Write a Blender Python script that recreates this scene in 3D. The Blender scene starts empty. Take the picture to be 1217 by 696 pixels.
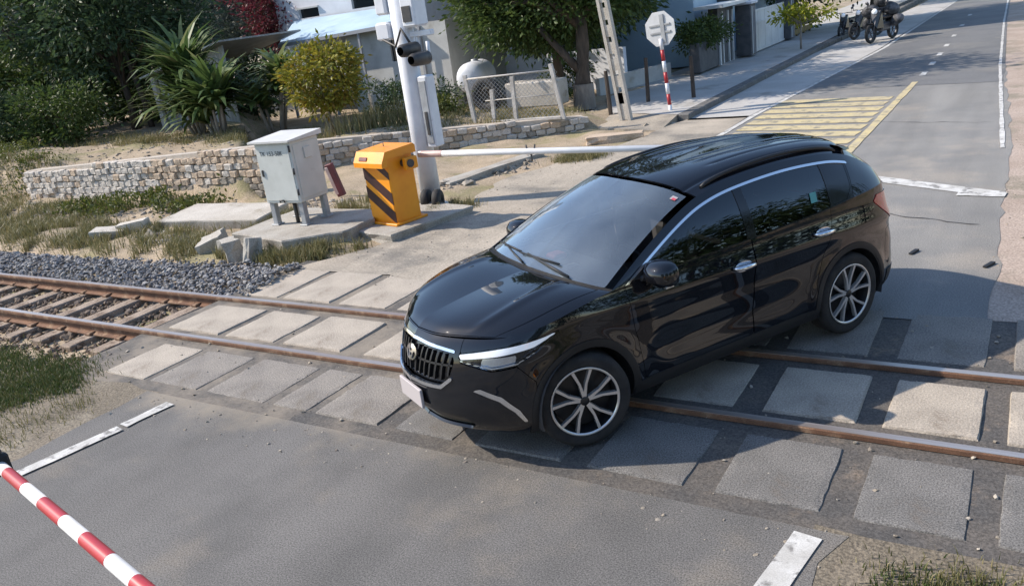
import bpy, bmesh, math, random
import numpy as np
from mathutils import Vector, Matrix, noise as mnoise

SC = bpy.context.scene
COL = SC.collection
PI = math.pi
RNG = np.random.default_rng(7)
random.seed(7)

# ------------------------------------------------------------------ camera
cam_data = bpy.data.cameras.new('camera')
cam = bpy.data.objects.new('camera', cam_data)
COL.objects.link(cam)
cam_data.sensor_width = 36.0
cam_data.lens = 980.99 / 1217.0 * 36.0
cam_data.clip_start = 0.05
cam_data.clip_end = 3000.0
CAM_LOC = (4.468, -4.855, 2.82)
cam.matrix_world = Matrix((
    (0.84812165, -0.06538442, 0.52575141, CAM_LOC[0]),
    (0.51338748, 0.34652655, -0.7850813, CAM_LOC[1]),
    (-0.13085474, 0.93575864, 0.32746421, CAM_LOC[2]),
    (0, 0, 0, 1)))
SC.camera = cam

# ------------------------------------------------------------------ sky, sun, exposure
SUN_ELEV = math.radians(40.0)
SUN_FROM = Vector((-0.94, -0.34, 0)).normalized()          # horizontal direction towards the sun
world = bpy.data.worlds.new('World')
SC.world = world
world.use_nodes = True
wn = world.node_tree
bg = wn.nodes['Background']
sky = wn.nodes.new('ShaderNodeTexSky')
sky.sky_type = 'NISHITA'
sky.sun_disc = False
sky.sun_elevation = SUN_ELEV
sky.sun_rotation = math.atan2(SUN_FROM.x, SUN_FROM.y)
sky.air_density = 1.0
sky.dust_density = 0.5
sky.ozone_density = 2.0
wn.links.new(sky.outputs['Color'], bg.inputs['Color'])
bg.inputs['Strength'].default_value = 0.15
sun_data = bpy.data.lights.new('sun', 'SUN')
sun_data.energy = 3.7
sun_data.angle = math.radians(0.6)
sun_data.color = (1.0, 0.90, 0.78)
sun = bpy.data.objects.new('sun', sun_data)
COL.objects.link(sun)
sd = Vector((SUN_FROM.x * math.cos(SUN_ELEV), SUN_FROM.y * math.cos(SUN_ELEV), math.sin(SUN_ELEV)))
sun.rotation_euler = sd.to_track_quat('Z', 'Y').to_euler()
sun.location = (0, 0, 30)
SC.view_settings.view_transform = 'Standard'
SC.view_settings.look = 'None'
SC.view_settings.exposure = 0.72
SC.view_settings.gamma = 1.0
SC.view_settings.use_curve_mapping = False
SC.render.engine = 'CYCLES'
SC.cycles.caustics_reflective = False

# ------------------------------------------------------------------ materials
M = {}
def mat(name, c1, c2=None, scale=5.0, rough=0.7, bump=0.0, bscale=40.0, metal=0.0, coat=0.0,
        detail=6.0, lo=0.35, hi=0.65, c3=None, scale3=1.0, lo3=0.5, hi3=0.62, spec=0.5, coords='Object',
        fine=0.0, fscale=150.0, bdist=0.02, stretch=None, coatr=0.03, voro=0.0, rvar=0.0):
    m = bpy.data.materials.new(name); m.use_nodes = True
    nt = m.node_tree; N = nt.nodes; L = nt.links
    p = N['Principled BSDF']
    p.inputs['Roughness'].default_value = rough
    p.inputs['Metallic'].default_value = metal
    p.inputs['Coat Weight'].default_value = coat
    p.inputs['Coat Roughness'].default_value = coatr
    p.inputs['Specular IOR Level'].default_value = spec
    p.inputs['Base Color'].default_value = (*c1, 1)
    tc = N.new('ShaderNodeTexCoord')
    src = tc.outputs[coords]
    if stretch:
        mp = N.new('ShaderNodeMapping'); mp.inputs['Scale'].default_value = stretch
        L.new(src, mp.inputs['Vector']); src = mp.outputs['Vector']
    def noi(s, d=detail, r=0.6):
        n = N.new('ShaderNodeTexNoise'); n.inputs['Scale'].default_value = s
        n.inputs['Detail'].default_value = d; n.inputs['Roughness'].default_value = r
        L.new(src, n.inputs['Vector']); return n.outputs['Fac']
    def ramp(fac, a, b):
        r = N.new('ShaderNodeMapRange'); r.interpolation_type = 'SMOOTHSTEP'
        r.inputs['From Min'].default_value = a; r.inputs['From Max'].default_value = b
        L.new(fac, r.inputs['Value']); return r.outputs['Result']
    def mix(fac, a, b, mode='MIX'):
        x = N.new('ShaderNodeMix'); x.data_type = 'RGBA'; x.blend_type = mode
        if isinstance(fac, float): x.inputs[0].default_value = fac
        else: L.new(fac, x.inputs[0])
        for i, v in ((6, a), (7, b)):
            if isinstance(v, tuple): x.inputs[i].default_value = (*v, 1)
            else: L.new(v, x.inputs[i])
        return x.outputs[2]
    col = None
    if c2 is not None:
        col = mix(ramp(noi(scale), lo, hi), tuple(c1), tuple(c2))
    if c3 is not None:
        col = mix(ramp(noi(scale3, 8.0, 0.65), lo3, hi3), col if col is not None else tuple(c1), tuple(c3))
    if fine > 0:
        g = ramp(noi(fscale, 3.0, 0.7), 0.3, 0.7)
        mr = N.new('ShaderNodeMapRange'); mr.inputs['To Min'].default_value = 1 - fine; mr.inputs['To Max'].default_value = 1 + fine
        L.new(g, mr.inputs['Value'])
        cb = N.new('ShaderNodeCombineColor')
        for i in range(3): L.new(mr.outputs['Result'], cb.inputs[i])
        col = mix(1.0, col if col is not None else tuple(c1), cb.outputs[0], 'MULTIPLY')
    if col is not None:
        L.new(col, p.inputs['Base Color'])
    if rvar > 0:
        mr = N.new('ShaderNodeMapRange'); mr.inputs['To Min'].default_value = rough - rvar; mr.inputs['To Max'].default_value = rough + rvar
        L.new(noi(scale * 1.7), mr.inputs['Value']); L.new(mr.outputs['Result'], p.inputs['Roughness'])
    if bump > 0:
        b = N.new('ShaderNodeBump'); b.inputs['Strength'].default_value = bump; b.inputs['Distance'].default_value = bdist
        h = noi(bscale, 5.0, 0.65)
        if voro > 0:
            v = N.new('ShaderNodeTexVoronoi'); v.inputs['Scale'].default_value = voro
            L.new(src, v.inputs['Vector'])
            ad = N.new('ShaderNodeMath'); ad.operation = 'ADD'
            L.new(h, ad.inputs[0]); L.new(v.outputs['Distance'], ad.inputs[1]); h = ad.outputs[0]
        L.new(h, b.inputs['Height']); L.new(b.outputs['Normal'], p.inputs['Normal'])
    M[name] = m
    return m

def leaf_mat(name, cols, trans=0.35, rough=0.5, spec=0.4):
    """foliage: colour varies leaf to leaf, light passes through the blade"""
    m = bpy.data.materials.new(name); m.use_nodes = True
    nt = m.node_tree; N = nt.nodes; L = nt.links
    p = N['Principled BSDF']; p.inputs['Roughness'].default_value = rough
    p.inputs['Specular IOR Level'].default_value = spec
    g = N.new('ShaderNodeNewGeometry')
    r = N.new('ShaderNodeValToRGB'); e = r.color_ramp.elements
    e[0].color = (*cols[0], 1); e[1].color = (*cols[-1], 1)
    for i, c in enumerate(cols[1:-1]):
        q = e.new((i + 1) / (len(cols) - 1)); q.color = (*c, 1)
    L.new(g.outputs['Random Per Island'], r.inputs['Fac'])
    L.new(r.outputs['Color'], p.inputs['Base Color'])
    t = N.new('ShaderNodeBsdfTranslucent'); L.new(r.outputs['Color'], t.inputs['Color'])
    mx = N.new('ShaderNodeMixShader'); mx.inputs['Fac'].default_value = trans
    L.new(p.outputs['BSDF'], mx.inputs[1]); L.new(t.outputs['BSDF'], mx.inputs[2])
    L.new(mx.outputs['Shader'], N['Material Output'].inputs['Surface'])
    M[name] = m
    return m

# ------------------------------------------------------------------ mesh helpers
class MB:
    """collects shapes into one mesh"""
    def __init__(s): s.v = []; s.f = []; s.n = 0; s.sm = []
    def add(s, v, f, smooth=False):
        s.v.extend([tuple(map(float, q)) for q in v]); s.f.extend([tuple(int(i) + s.n for i in q) for q in f])
        s.sm.extend([smooth] * len(f)); s.n += len(v); return s
    def box(s, x0, x1, y0, y1, z0, z1, bev=0.0, rot=None, piv=None):
        if bev > 0:
            b = bev; v = []
            for (z, i) in ((z0, b), (z0 + b, 0), (z1 - b, 0), (z1, b)):
                xa, xb, ya, yb = x0 + i, x1 - i, y0 + i, y1 - i
                c = b if i == 0 else b * 0.6
                v += [(xa + c, ya, z), (xb - c, ya, z), (xb, ya + c, z), (xb, yb - c, z), (xb - c, yb, z), (xa + c, yb, z), (xa, yb - c, z), (xa, ya + c, z)]
            f = [tuple(range(7, -1, -1)), tuple(range(24, 32))]
            for r in range(3):
                for i in range(8):
                    f.append((r*8+i, r*8+(i+1) % 8, r*8+8+(i+1) % 8, r*8+8+i))
        else:
            v = [(x0,y0,z0),(x1,y0,z0),(x1,y1,z0),(x0,y1,z0),(x0,y0,z1),(x1,y0,z1),(x1,y1,z1),(x0,y1,z1)]
            f = [(3,2,1,0),(4,5,6,7),(0,1,5,4),(1,2,6,5),(2,3,7,6),(3,0,4,7)]
        if rot is not None:
            pv = Vector(piv if piv is not None else ((x0+x1)/2, (y0+y1)/2, (z0+z1)/2))
            v = [tuple(rot @ (Vector(q) - pv) + pv) for q in v]
        return s.add(v, f)
    def tube(s, pts, r, n=8, cap=True, smooth=True):
        pts = [Vector(p) for p in pts]
        rs = list(r) if hasattr(r, '__len__') else [r] * len(pts)
        v = []; f = []
        up = Vector((0.0137, 0.0721, 1)).normalized()
        for i, p in enumerate(pts):
            d = (pts[min(i+1, len(pts)-1)] - pts[max(i-1, 0)])
            d = d.normalized() if d.length > 1e-9 else Vector((0, 0, 1))
            a = d.cross(up)
            if a.length < 0.05: a = d.cross(Vector((0.9, 0.3, 0.1)))
            a.normalize(); b = d.cross(a).normalized()
            if i and (a.dot(la) < 0): a = -a; b = -b
            la = a
            for k in range(n):
                th = 2 * PI * k / n
                v.append(tuple(p + (a * math.cos(th) + b * math.sin(th)) * rs[i]))
        for i in range(len(pts) - 1):
            for k in range(n):
                f.append((i*n+k, i*n+(k+1) % n, (i+1)*n+(k+1) % n, (i+1)*n+k))
        s.add(v, f, smooth)
        if cap:
            m = s.n - len(v)
            s.f.append(tuple(m + k for k in range(n - 1, -1, -1))); s.sm.append(False)
            s.f.append(tuple(m + (len(pts)-1)*n + k for k in range(n))); s.sm.append(False)
        return s
    def lathe(s, prof, n=32, axis='z', c=(0, 0, 0), smooth=True, closed=False):
        v = []; f = []
        for (r, h) in prof:
            for k in range(n):
                a = 2 * PI * k / n
                q = (r * math.cos(a), r * math.sin(a), h)
                if axis == 'y': q = (q[0], q[2], q[1])
                if axis == 'x': q = (q[2], q[0], q[1])
                v.append((q[0]+c[0], q[1]+c[1], q[2]+c[2]))
        m = len(prof)
        for i in range(m if closed else m - 1):
            j = (i + 1) % m
            for k in range(n):
                f.append((i*n+k, i*n+(k+1) % n, j*n+(k+1) % n, j*n+k))
        return s.add(v, f, smooth)
    def prism(s, poly, y0, y1, plane='xz'):
        """extrude a polygon: plane xz along y, xy along z, yz along x"""
        n = len(poly)
        def q(p, h): return {'xz': (p[0], h, p[1]), 'xy': (p[0], p[1], h), 'yz': (h, p[0], p[1])}[plane]
        v = [q(p, y0) for p in poly] + [q(p, y1) for p in poly]
        f = [tuple(range(n - 1, -1, -1)), tuple(range(n, 2 * n))]
        f += [(i, (i+1) % n, n + (i+1) % n, n + i) for i in range(n)]
        return s.add(v, f)
    def build(s, name, m, parent=None, loc=None, fix=True, smooth=None):
        me = bpy.data.meshes.new(name)
        me.from_pydata(s.v, [], s.f)
        if smooth is None: me.polygons.foreach_set('use_smooth', s.sm)
        else: me.polygons.foreach_set('use_smooth', [smooth] * len(s.f))
        me.materials.append(M[m] if isinstance(m, str) else m)
        if fix:
            bm = bmesh.new(); bm.from_mesh(me); bmesh.ops.recalc_face_normals(bm, faces=bm.faces); bm.to_mesh(me); bm.free()
        me.update()
        return link(name, me, parent, loc)

def link(name, me, parent=None, loc=None):
    o = bpy.data.objects.new(name, me); COL.objects.link(o)
    if parent is not None: o.parent = parent
    if loc is not None: o.location = loc
    return o
def npmesh(name, v, f, m, parent=None, smooth=False):
    """fast mesh from numpy arrays, all faces with the same corner count"""
    v = np.asarray(v, np.float32); f = np.asarray(f, np.int32)
    me = bpy.data.meshes.new(name)
    me.vertices.add(len(v)); me.vertices.foreach_set('co', v.ravel())
    k = f.shape[1]
    me.loops.add(f.size); me.loops.foreach_set('vertex_index', f.ravel())
    me.polygons.add(len(f)); me.polygons.foreach_set('loop_start', np.arange(0, f.size, k, dtype=np.int32))
    me.polygons.foreach_set('loop_total', np.full(len(f), k, np.int32))
    me.polygons.foreach_set('use_smooth', np.full(len(f), smooth))
    me.update(calc_edges=True); me.validate()
    me.materials.append(M[m] if isinstance(m, str) else m)
    return link(name, me, parent)
def tag(o, label=None, cat=None, group=None, kind=None):
    if label: o['label'] = label
    if cat: o['category'] = cat
    if group: o['group'] = group
    if kind: o['kind'] = kind
    return o
def empty(name, loc, rz=0.0, label=None, cat=None, group=None):
    o = bpy.data.objects.new(name, None); COL.objects.link(o)
    o.empty_display_size = 0.2
    o.location = loc; o.rotation_euler = (0, 0, rz)
    return tag(o, label, cat, group)
def rz(a): return Matrix.Rotation(a, 3, 'Z')
def sstep(a, b, x):
    t = np.clip((np.asarray(x, float) - a) / (b - a), 0, 1); return t * t * (3 - 2 * t)
def fnoise(x, y, s=1.0, o=3, seed=0.0):
    return mnoise.fractal(Vector((x * s + seed, y * s - seed * 0.7, seed)), 0.9, 2.0, o)
def pip(x, y, poly):
    x = np.asarray(x); y = np.asarray(y); ins = np.zeros(x.shape, bool); n = len(poly)
    for i in range(n):
        (x0, y0), (x1, y1) = poly[i], poly[(i + 1) % n]
        c = ((y0 > y) != (y1 > y)) & (x < (x1 - x0) * (y - y0) / ((y1 - y0) or 1e-9) + x0); ins ^= c
    return ins
def sdf(px, py, poly, r=0.0):
    """signed distance to a polygon, negative inside; r rounds the corners"""
    px = np.asarray(px, float); py = np.asarray(py, float); d = np.full(px.shape, 1e9); n = len(poly)
    for i in range(n):
        a = np.array(poly[i], float); b = np.array(poly[(i + 1) % n], float); e = b - a
        t = np.clip(((px - a[0]) * e[0] + (py - a[1]) * e[1]) / max(e @ e, 1e-12), 0, 1)
        d = np.minimum(d, np.hypot(px - a[0] - t * e[0], py - a[1] - t * e[1]))
    return np.where(pip(px, py, poly), -d, d) - r

# ------------------------------------------------------------------ surface materials
mat('soil', (0.40, 0.315, 0.22), (0.31, 0.245, 0.165), 1.3, 0.95, 0.6, 22, c3=(0.24, 0.21, 0.11), scale3=0.55, lo3=0.5, hi3=0.6, fine=0.35, fscale=45, coords='Generated' if False else 'Object')
mat('asphalt_near', (0.158, 0.150, 0.140), (0.122, 0.117, 0.110), 0.9, 0.90, 0.5, 190, c3=(0.20, 0.178, 0.150), scale3=0.75, lo3=0.50, hi3=0.68, fine=0.55, fscale=110, bdist=0.008, rvar=0.06)  # darkened base colour carries the partial shade of the foreground
mat('asphalt_far', (0.25, 0.24, 0.22), (0.20, 0.195, 0.185), 0.55, 0.85, 0.4, 140, c3=(0.31, 0.28, 0.24), scale3=0.45, lo3=0.5, hi3=0.66, fine=0.35, fscale=80, bdist=0.005)
mat('asphalt_dark', (0.085, 0.08, 0.075), (0.12, 0.105, 0.09), 2.2, 0.9, 0.6, 90, c3=(0.22, 0.17, 0.125), scale3=1.6, lo3=0.56, hi3=0.70, fine=0.4, fscale=70, bdist=0.008)
mat('dusty_concrete', (0.40, 0.345, 0.275), (0.30, 0.265, 0.215), 0.9, 0.9, 0.5, 60, c3=(0.20, 0.182, 0.155), scale3=0.9, lo3=0.50, hi3=0.64, fine=0.28, fscale=60, bdist=0.008, stretch=(0.6, 1.0, 1.0))
mat('pavement', (0.46, 0.445, 0.42), (0.39, 0.375, 0.35), 0.8, 0.9, 0.35, 50, c3=(0.26, 0.24, 0.21), scale3=0.6, lo3=0.55, hi3=0.7, fine=0.2, fscale=60, bdist=0.006)
mat('pink_dirt', (0.42, 0.335, 0.275), (0.34, 0.265, 0.21), 1.0, 0.95, 0.5, 30, c3=(0.26, 0.22, 0.165), scale3=0.7, fine=0.3, fscale=50, bdist=0.01)
mat('slab_warm', (0.43, 0.375, 0.305), (0.35, 0.305, 0.25), 2.6, 0.88, 0.6, 55, c3=(0.24, 0.195, 0.15), scale3=1.9, lo3=0.56, hi3=0.70, fine=0.30, fscale=85, bdist=0.008)
mat('slab_grey', (0.185, 0.175, 0.162), (0.145, 0.138, 0.128), 2.4, 0.88, 0.5, 120, c3=(0.15, 0.13, 0.11), scale3=2.0, lo3=0.56, hi3=0.70, fine=0.55, fscale=105, bdist=0.008)  # darker slab copy, foreground shade put into its colour
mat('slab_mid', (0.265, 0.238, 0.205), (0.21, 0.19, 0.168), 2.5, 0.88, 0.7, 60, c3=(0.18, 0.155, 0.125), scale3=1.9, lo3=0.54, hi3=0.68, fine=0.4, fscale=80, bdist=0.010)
mat('kerb_stone', (0.17, 0.165, 0.155), (0.115, 0.11, 0.105), 2.0, 0.9, 0.5, 40, fine=0.3, fscale=50)
mat('white_paint', (0.62, 0.61, 0.58), (0.46, 0.445, 0.41), 5.0, 0.8, 0.3, 120, c3=(0.22, 0.21, 0.195), scale3=8.0, lo3=0.52, hi3=0.62, fine=0.15, fscale=120, bdist=0.004)
mat('yellow_paint', (0.56, 0.46, 0.24), (0.46, 0.39, 0.25), 3.0, 0.8, 0.3, 100, c3=(0.24, 0.215, 0.165), scale3=4.0, lo3=0.50, hi3=0.64, fine=0.2, fscale=90, bdist=0.004)
mat('rail_rust', (0.20, 0.105, 0.062), (0.13, 0.068, 0.042), 6.0, 0.8, 0.5, 60, c3=(0.28, 0.18, 0.115), scale3=5.0, fine=0.25, fscale=120, metal=0.25, bdist=0.004)
mat('rail_head', (0.62, 0.55, 0.50), (0.48, 0.38, 0.32), 4.0, 0.38, 0.1, 60, metal=0.75, stretch=(0.15, 4, 4))
mat('sleeper', (0.36, 0.285, 0.22), (0.25, 0.19, 0.14), 4.0, 0.9, 0.6, 40, c3=(0.17, 0.12, 0.085), scale3=5.0, fine=0.3, fscale=60)
mat('tar', (0.045, 0.043, 0.042), (0.07, 0.065, 0.06), 9.0, 0.8, 0.3, 60)
mat('rubber_chip', (0.015, 0.015, 0.016), rough=0.6)
def rock_mat(name, cols):
    m = leaf_mat(name, cols, trans=0.0, rough=0.9, spec=0.3); return m
rock_mat('ballast_grey', [(0.10, 0.10, 0.108), (0.20, 0.20, 0.21), (0.30, 0.295, 0.29), (0.17, 0.15, 0.13), (0.42, 0.40, 0.37), (0.13, 0.13, 0.14)])
rock_mat('ballast_brown', [(0.10, 0.072, 0.052), (0.20, 0.145, 0.105), (0.14, 0.105, 0.08), (0.28, 0.22, 0.17), (0.085, 0.065, 0.05)])
rock_mat('rubble_rock', [(0.34, 0.285, 0.22), (0.24, 0.21, 0.17), (0.45, 0.40, 0.33), (0.18, 0.155, 0.13)])

# ------------------------------------------------------------------ ground
WALL_A, WALL_B, WALL_C, WALL_D = (-15.2, 5.25), (-7.55, 5.62), (-8.25, 8.35), (-4.0, 11.55)
def ground_z(x, y):
    x = np.asarray(x, float); y = np.asarray(y, float)
    z = np.full(np.broadcast(x, y).shape, -0.05)
    lump = 0.05 * np.sin(x * 2.1 + 0.7 * y) * np.sin(y * 1.7 - 0.6 * x) + 0.03 * np.sin(5.3 * x + 1.0) * np.sin(4.7 * y)
    off = sstep(-2.9, -3.8, x)                       # away from the road and apron, on the left
    z = z + off * (0.06 + lump) * sstep(2.2, 3.0, y)
    up1 = 0.62 * sstep(0.0, 0.35, y - 5.35) * sstep(0.0, -0.35, x + 7.75 + np.maximum(y - 5.5, 0) * 1.12)     # yard above the long wall
    h2 = np.interp(x, [-7.9, -4.2, -3.4], [0.50, 0.22, 0.0]) * (1 - .75 * sstep(11.5, 14.0, y))
    up2 = h2 * sstep(-10.2, -9.3, x) * sstep(0.0, 0.35, y - (8.35 + (x + 8.25) * 0.753))
    z = z + np.maximum(up1, up2)
    z = z + sstep(-15.2, -18, x) * 0.35 * sstep(3.0, 7.0, y) * sstep(9, 5.6, y)      # bank left of the wall end
    bed = sstep(-3.5, -3.75, x) * sstep(-1.35, -1.05, y) * sstep(2.45, 2.15, y)
    z = z - bed * 0.12
    z = z + sstep(-2.3, -3.2, x) * sstep(-1.0, -1.6, y) * 0.0
    z = z + sstep(4.2, 5.5, x) * 0.02
    return z
def axis(segs):
    a = []
    for (p, q, st) in segs: a += list(np.arange(p, q, st))
    return np.array(sorted(set(np.round(a, 4))))
gx = axis([(-1500, -200, 260), (-200, -60, 28), (-60, -24, 3), (-24, -3.0, 0.16), (-3.0, 7, 0.4), (7, 40, 4), (40, 200, 32), (200, 1501, 260)])
gy = axis([(-1500, -200, 260), (-200, -20, 30), (-20, -4, 2), (-4, 13, 0.16), (13, 40, 1.0), (40, 200, 16), (200, 1501, 260)])
X, Y = np.meshgrid(gx, gy)
V = np.stack([X, Y, ground_z(X, Y)], -1).reshape(-1, 3)
nx = len(gx); ny = len(gy)
idx = np.arange(nx * ny).reshape(ny, nx)
Fq = np.stack([idx[:-1, :-1], idx[:-1, 1:], idx[1:, 1:], idx[1:, :-1]], -1).reshape(-1, 4)
ground = tag(npmesh('ground', V, Fq, 'soil', smooth=True), kind='structure')

def sheet(name, poly, z, m, jag=0.0, step=0.25, parent=None, seed=1.0, kind='structure'):
    """flat sheet with an uneven outline; poly points (x, y) or (x, y, 0) for a side kept straight"""
    out = []
    n = len(poly)
    for i in range(n):
        a = poly[i]; b = poly[(i + 1) % n]
        k = max(1, int(math.dist(a[:2], b[:2]) / step)) if (jag > 0 and len(a) == 2) else 1
        k = min(k, 160)
        dx, dy = b[0] - a[0], b[1] - a[1]; l = math.hypot(dx, dy) or 1
        for j in range(k):
            t = j / k; w = jag * (fnoise(a[0] + dx * t, a[1] + dy * t, 1.7, 4, seed)) if j else 0
            out.append((a[0] + dx * t - dy / l * w, a[1] + dy * t + dx / l * w))
    mb = MB(); mb.add([(p[0], p[1], z) for p in out], [tuple(range(len(out)))])
    o = mb.build(name, m, parent)
    me = o.data
    if me.polygons[0].normal.z < 0: me.flip_normals()
    bm = bmesh.new(); bm.from_mesh(me); bmesh.ops.triangulate(bm, faces=bm.faces); bm.to_mesh(me); bm.free()
    if parent is None and kind: tag(o, kind=kind)
    return o

road = sheet('road', [(-0.62, 2.0, 0), (4.25, 2.0), (4.18, 9), (3.75, 18), (3.35, 30), (3.0, 44, 0), (2.6, 90, 0), (0.9, 90, 0), (0.5, 44, 0), (0.15, 24, 0), (-0.62, 12.4, 0)], 0.0, 'asphalt_far', 0.06, seed=3)
apron = sheet('apron', [(-3.55, 2.12), (-0.60, 2.12, 0), (-0.60, 12.4, 0), (-1.9, 12.4), (-2.35, 9.6), (-3.3, 6.9), (-2.85, 5.0), (-2.95, 3.4)], 0.004, 'dusty_concrete', 0.14, seed=5)
gutter = sheet('gutter', [(-1.88, 12.2), (-0.60, 12.2, 0), (0.20, 24, 0), (0.55, 44, 0), (0.9, 90, 0), (-.2, 90, 0), (-1.1, 44, 0), (-1.88, 24, 0)], 0.004, 'pavement', 0.05, seed=6)
def sandy(mname, yc, col, ky=.62, lo=.46, hi=.80):
    """sand dragged off the crossing onto the first metre of asphalt, uneven edge"""
    nt = M[mname].node_tree; N = nt.nodes; L = nt.links; p = N['Principled BSDF']; src = p.inputs['Base Color'].links[0].from_socket
    tc = N.new('ShaderNodeTexCoord'); sx = N.new('ShaderNodeSeparateXYZ'); L.new(tc.outputs['Object'], sx.inputs[0])
    nz = N.new('ShaderNodeTexNoise'); nz.inputs['Scale'].default_value = 1.1; nz.inputs['Detail'].default_value = 7; nz.inputs['Roughness'].default_value = .7; L.new(tc.outputs['Object'], nz.inputs['Vector'])
    a = N.new('ShaderNodeMath'); a.operation = 'MULTIPLY_ADD'; a.inputs[1].default_value = ky; a.inputs[2].default_value = -yc * ky; L.new(sx.outputs['Y'], a.inputs[0])
    xm = N.new('ShaderNodeMapRange'); xm.inputs['From Min'].default_value = -.6; xm.inputs['From Max'].default_value = 1.6; xm.inputs['To Min'].default_value = 0; xm.inputs['To Max'].default_value = -.22; L.new(sx.outputs['X'], xm.inputs['Value'])
    b = N.new('ShaderNodeMath'); b.operation = 'ADD'; L.new(a.outputs[0], b.inputs[0]); L.new(nz.outputs['Fac'], b.inputs[1])
    c = N.new('ShaderNodeMath'); c.operation = 'ADD'; L.new(b.outputs[0], c.inputs[0]); L.new(xm.outputs['Result'], c.inputs[1])
    r = N.new('ShaderNodeMapRange'); r.interpolation_type = 'SMOOTHSTEP'; r.inputs['From Min'].default_value = lo; r.inputs['From Max'].default_value = hi; r.inputs['To Max'].default_value = .85; L.new(c.outputs[0], r.inputs['Value'])
    mx_ = N.new('ShaderNodeMix'); mx_.data_type = 'RGBA'; L.new(r.outputs['Result'], mx_.inputs[0]); L.new(src, mx_.inputs[6]); mx_.inputs[7].default_value = (*col, 1)
    L.new(mx_.outputs[2], p.inputs['Base Color'])
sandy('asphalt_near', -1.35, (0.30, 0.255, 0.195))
sandy('asphalt_dark', 0.0, (0.27, 0.23, 0.18), 0.0, .36, .66)
def wheel_tracks(mname, amt=.13):
    """darker tyre-polished lanes running along the road"""
    nt = M[mname].node_tree; N = nt.nodes; L = nt.links; p = N['Principled BSDF']; src = p.inputs['Base Color'].links[0].from_socket
    tc = N.new('ShaderNodeTexCoord'); mp = N.new('ShaderNodeMapping'); mp.inputs['Scale'].default_value = (1.1, .10, 1); mp.inputs['Rotation'].default_value = (0, 0, .12); L.new(tc.outputs['Object'], mp.inputs['Vector'])
    nz = N.new('ShaderNodeTexNoise'); nz.inputs['Scale'].default_value = 1.6; nz.inputs['Detail'].default_value = 4; L.new(mp.outputs[0], nz.inputs['Vector'])
    r = N.new('ShaderNodeMapRange'); r.inputs['From Min'].default_value = .35; r.inputs['From Max'].default_value = .65; r.inputs['To Min'].default_value = 1 - amt; r.inputs['To Max'].default_value = 1 + amt * .5; L.new(nz.outputs['Fac'], r.inputs['Value'])
    cc_ = N.new('ShaderNodeCombineColor')
    for i in range(3): L.new(r.outputs['Result'], cc_.inputs[i])
    x = N.new('ShaderNodeMix'); x.data_type = 'RGBA'; x.blend_type = 'MULTIPLY'; x.inputs[0].default_value = 1.0; L.new(src, x.inputs[6]); L.new(cc_.outputs[0], x.inputs[7]); L.new(x.outputs[2], p.inputs['Base Color'])
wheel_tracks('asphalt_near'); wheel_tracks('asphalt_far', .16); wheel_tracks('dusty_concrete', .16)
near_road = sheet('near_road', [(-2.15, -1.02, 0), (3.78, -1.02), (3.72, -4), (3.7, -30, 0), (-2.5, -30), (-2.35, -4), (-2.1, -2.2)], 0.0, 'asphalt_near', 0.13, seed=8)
mat('dirt_brown', (0.205, 0.17, 0.125), (0.15, 0.125, 0.09), 1.6, 0.95, 0.8, 35, c3=(0.26, 0.225, 0.17), scale3=1.1, lo3=0.5, hi3=0.68, fine=0.45, fscale=55, bdist=0.015)
sheet('verge', [(-2.0, -1.0), (-3.3, -1.0), (-5.2, -1.5), (-7, -2.6), (-7, -30, 0), (-2.3, -30, 0), (-2.2, -4), (-1.9, -2)], -0.003, 'dirt_brown', 0.12, seed=31)
sheet('verge', [(3.6, -0.97), (9, -0.97, 0), (9, -30, 0), (3.6, -30, 0), (3.62, -4)], -0.003, 'dirt_brown', 0.05, seed=33)
crossing = sheet('crossing_bed', [(-3.62, -1.12), (-2.2, -1.3), (3.7, -1.3), (3.9, -1.0), (7.2, -0.98, 0), (7.2, 2.5), (-3.62, 2.5)], -0.007, 'asphalt_dark', 0.06, seed=9)
mat('asphalt_shaded', (0.165, 0.163, 0.16), (0.13, 0.13, 0.13), 0.6, 0.86, 0.4, 140, c3=(0.20, 0.19, 0.172), scale3=0.5, lo3=0.5, hi3=0.66, fine=0.3, fscale=80, bdist=0.005)
sheet('road_shade_sheet', [(-0.32, 15.5), (3.82, 15.2), (3.75, 18, 0), (3.35, 30, 0), (3.0, 44, 0), (2.6, 90, 0), (0.9, 90, 0), (0.5, 44, 0), (0.15, 24, 0)], 0.004, 'asphalt_shaded', 0.05, parent=road, seed=41)  # darker sheet standing in for tree and house shade on the far road
verge = sheet('verge', [(4.2, 2.1), (12, 2.1, 0), (12, 150, 0), (2.6, 90, 0), (2.9, 44), (3.3, 30), (3.7, 18), (4.1, 9)], -0.004, 'pink_dirt', 0.05, seed=11)
0 and sheet('sand_patch', [(-2.3, -1.0), (1.2, -1.0), (1.0, -1.28), (0.0, -1.22), (-1.0, -1.45), (-1.9, -1.5)], 0.006, 'dusty_concrete', 0.16, 0.12, seed=21)

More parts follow.
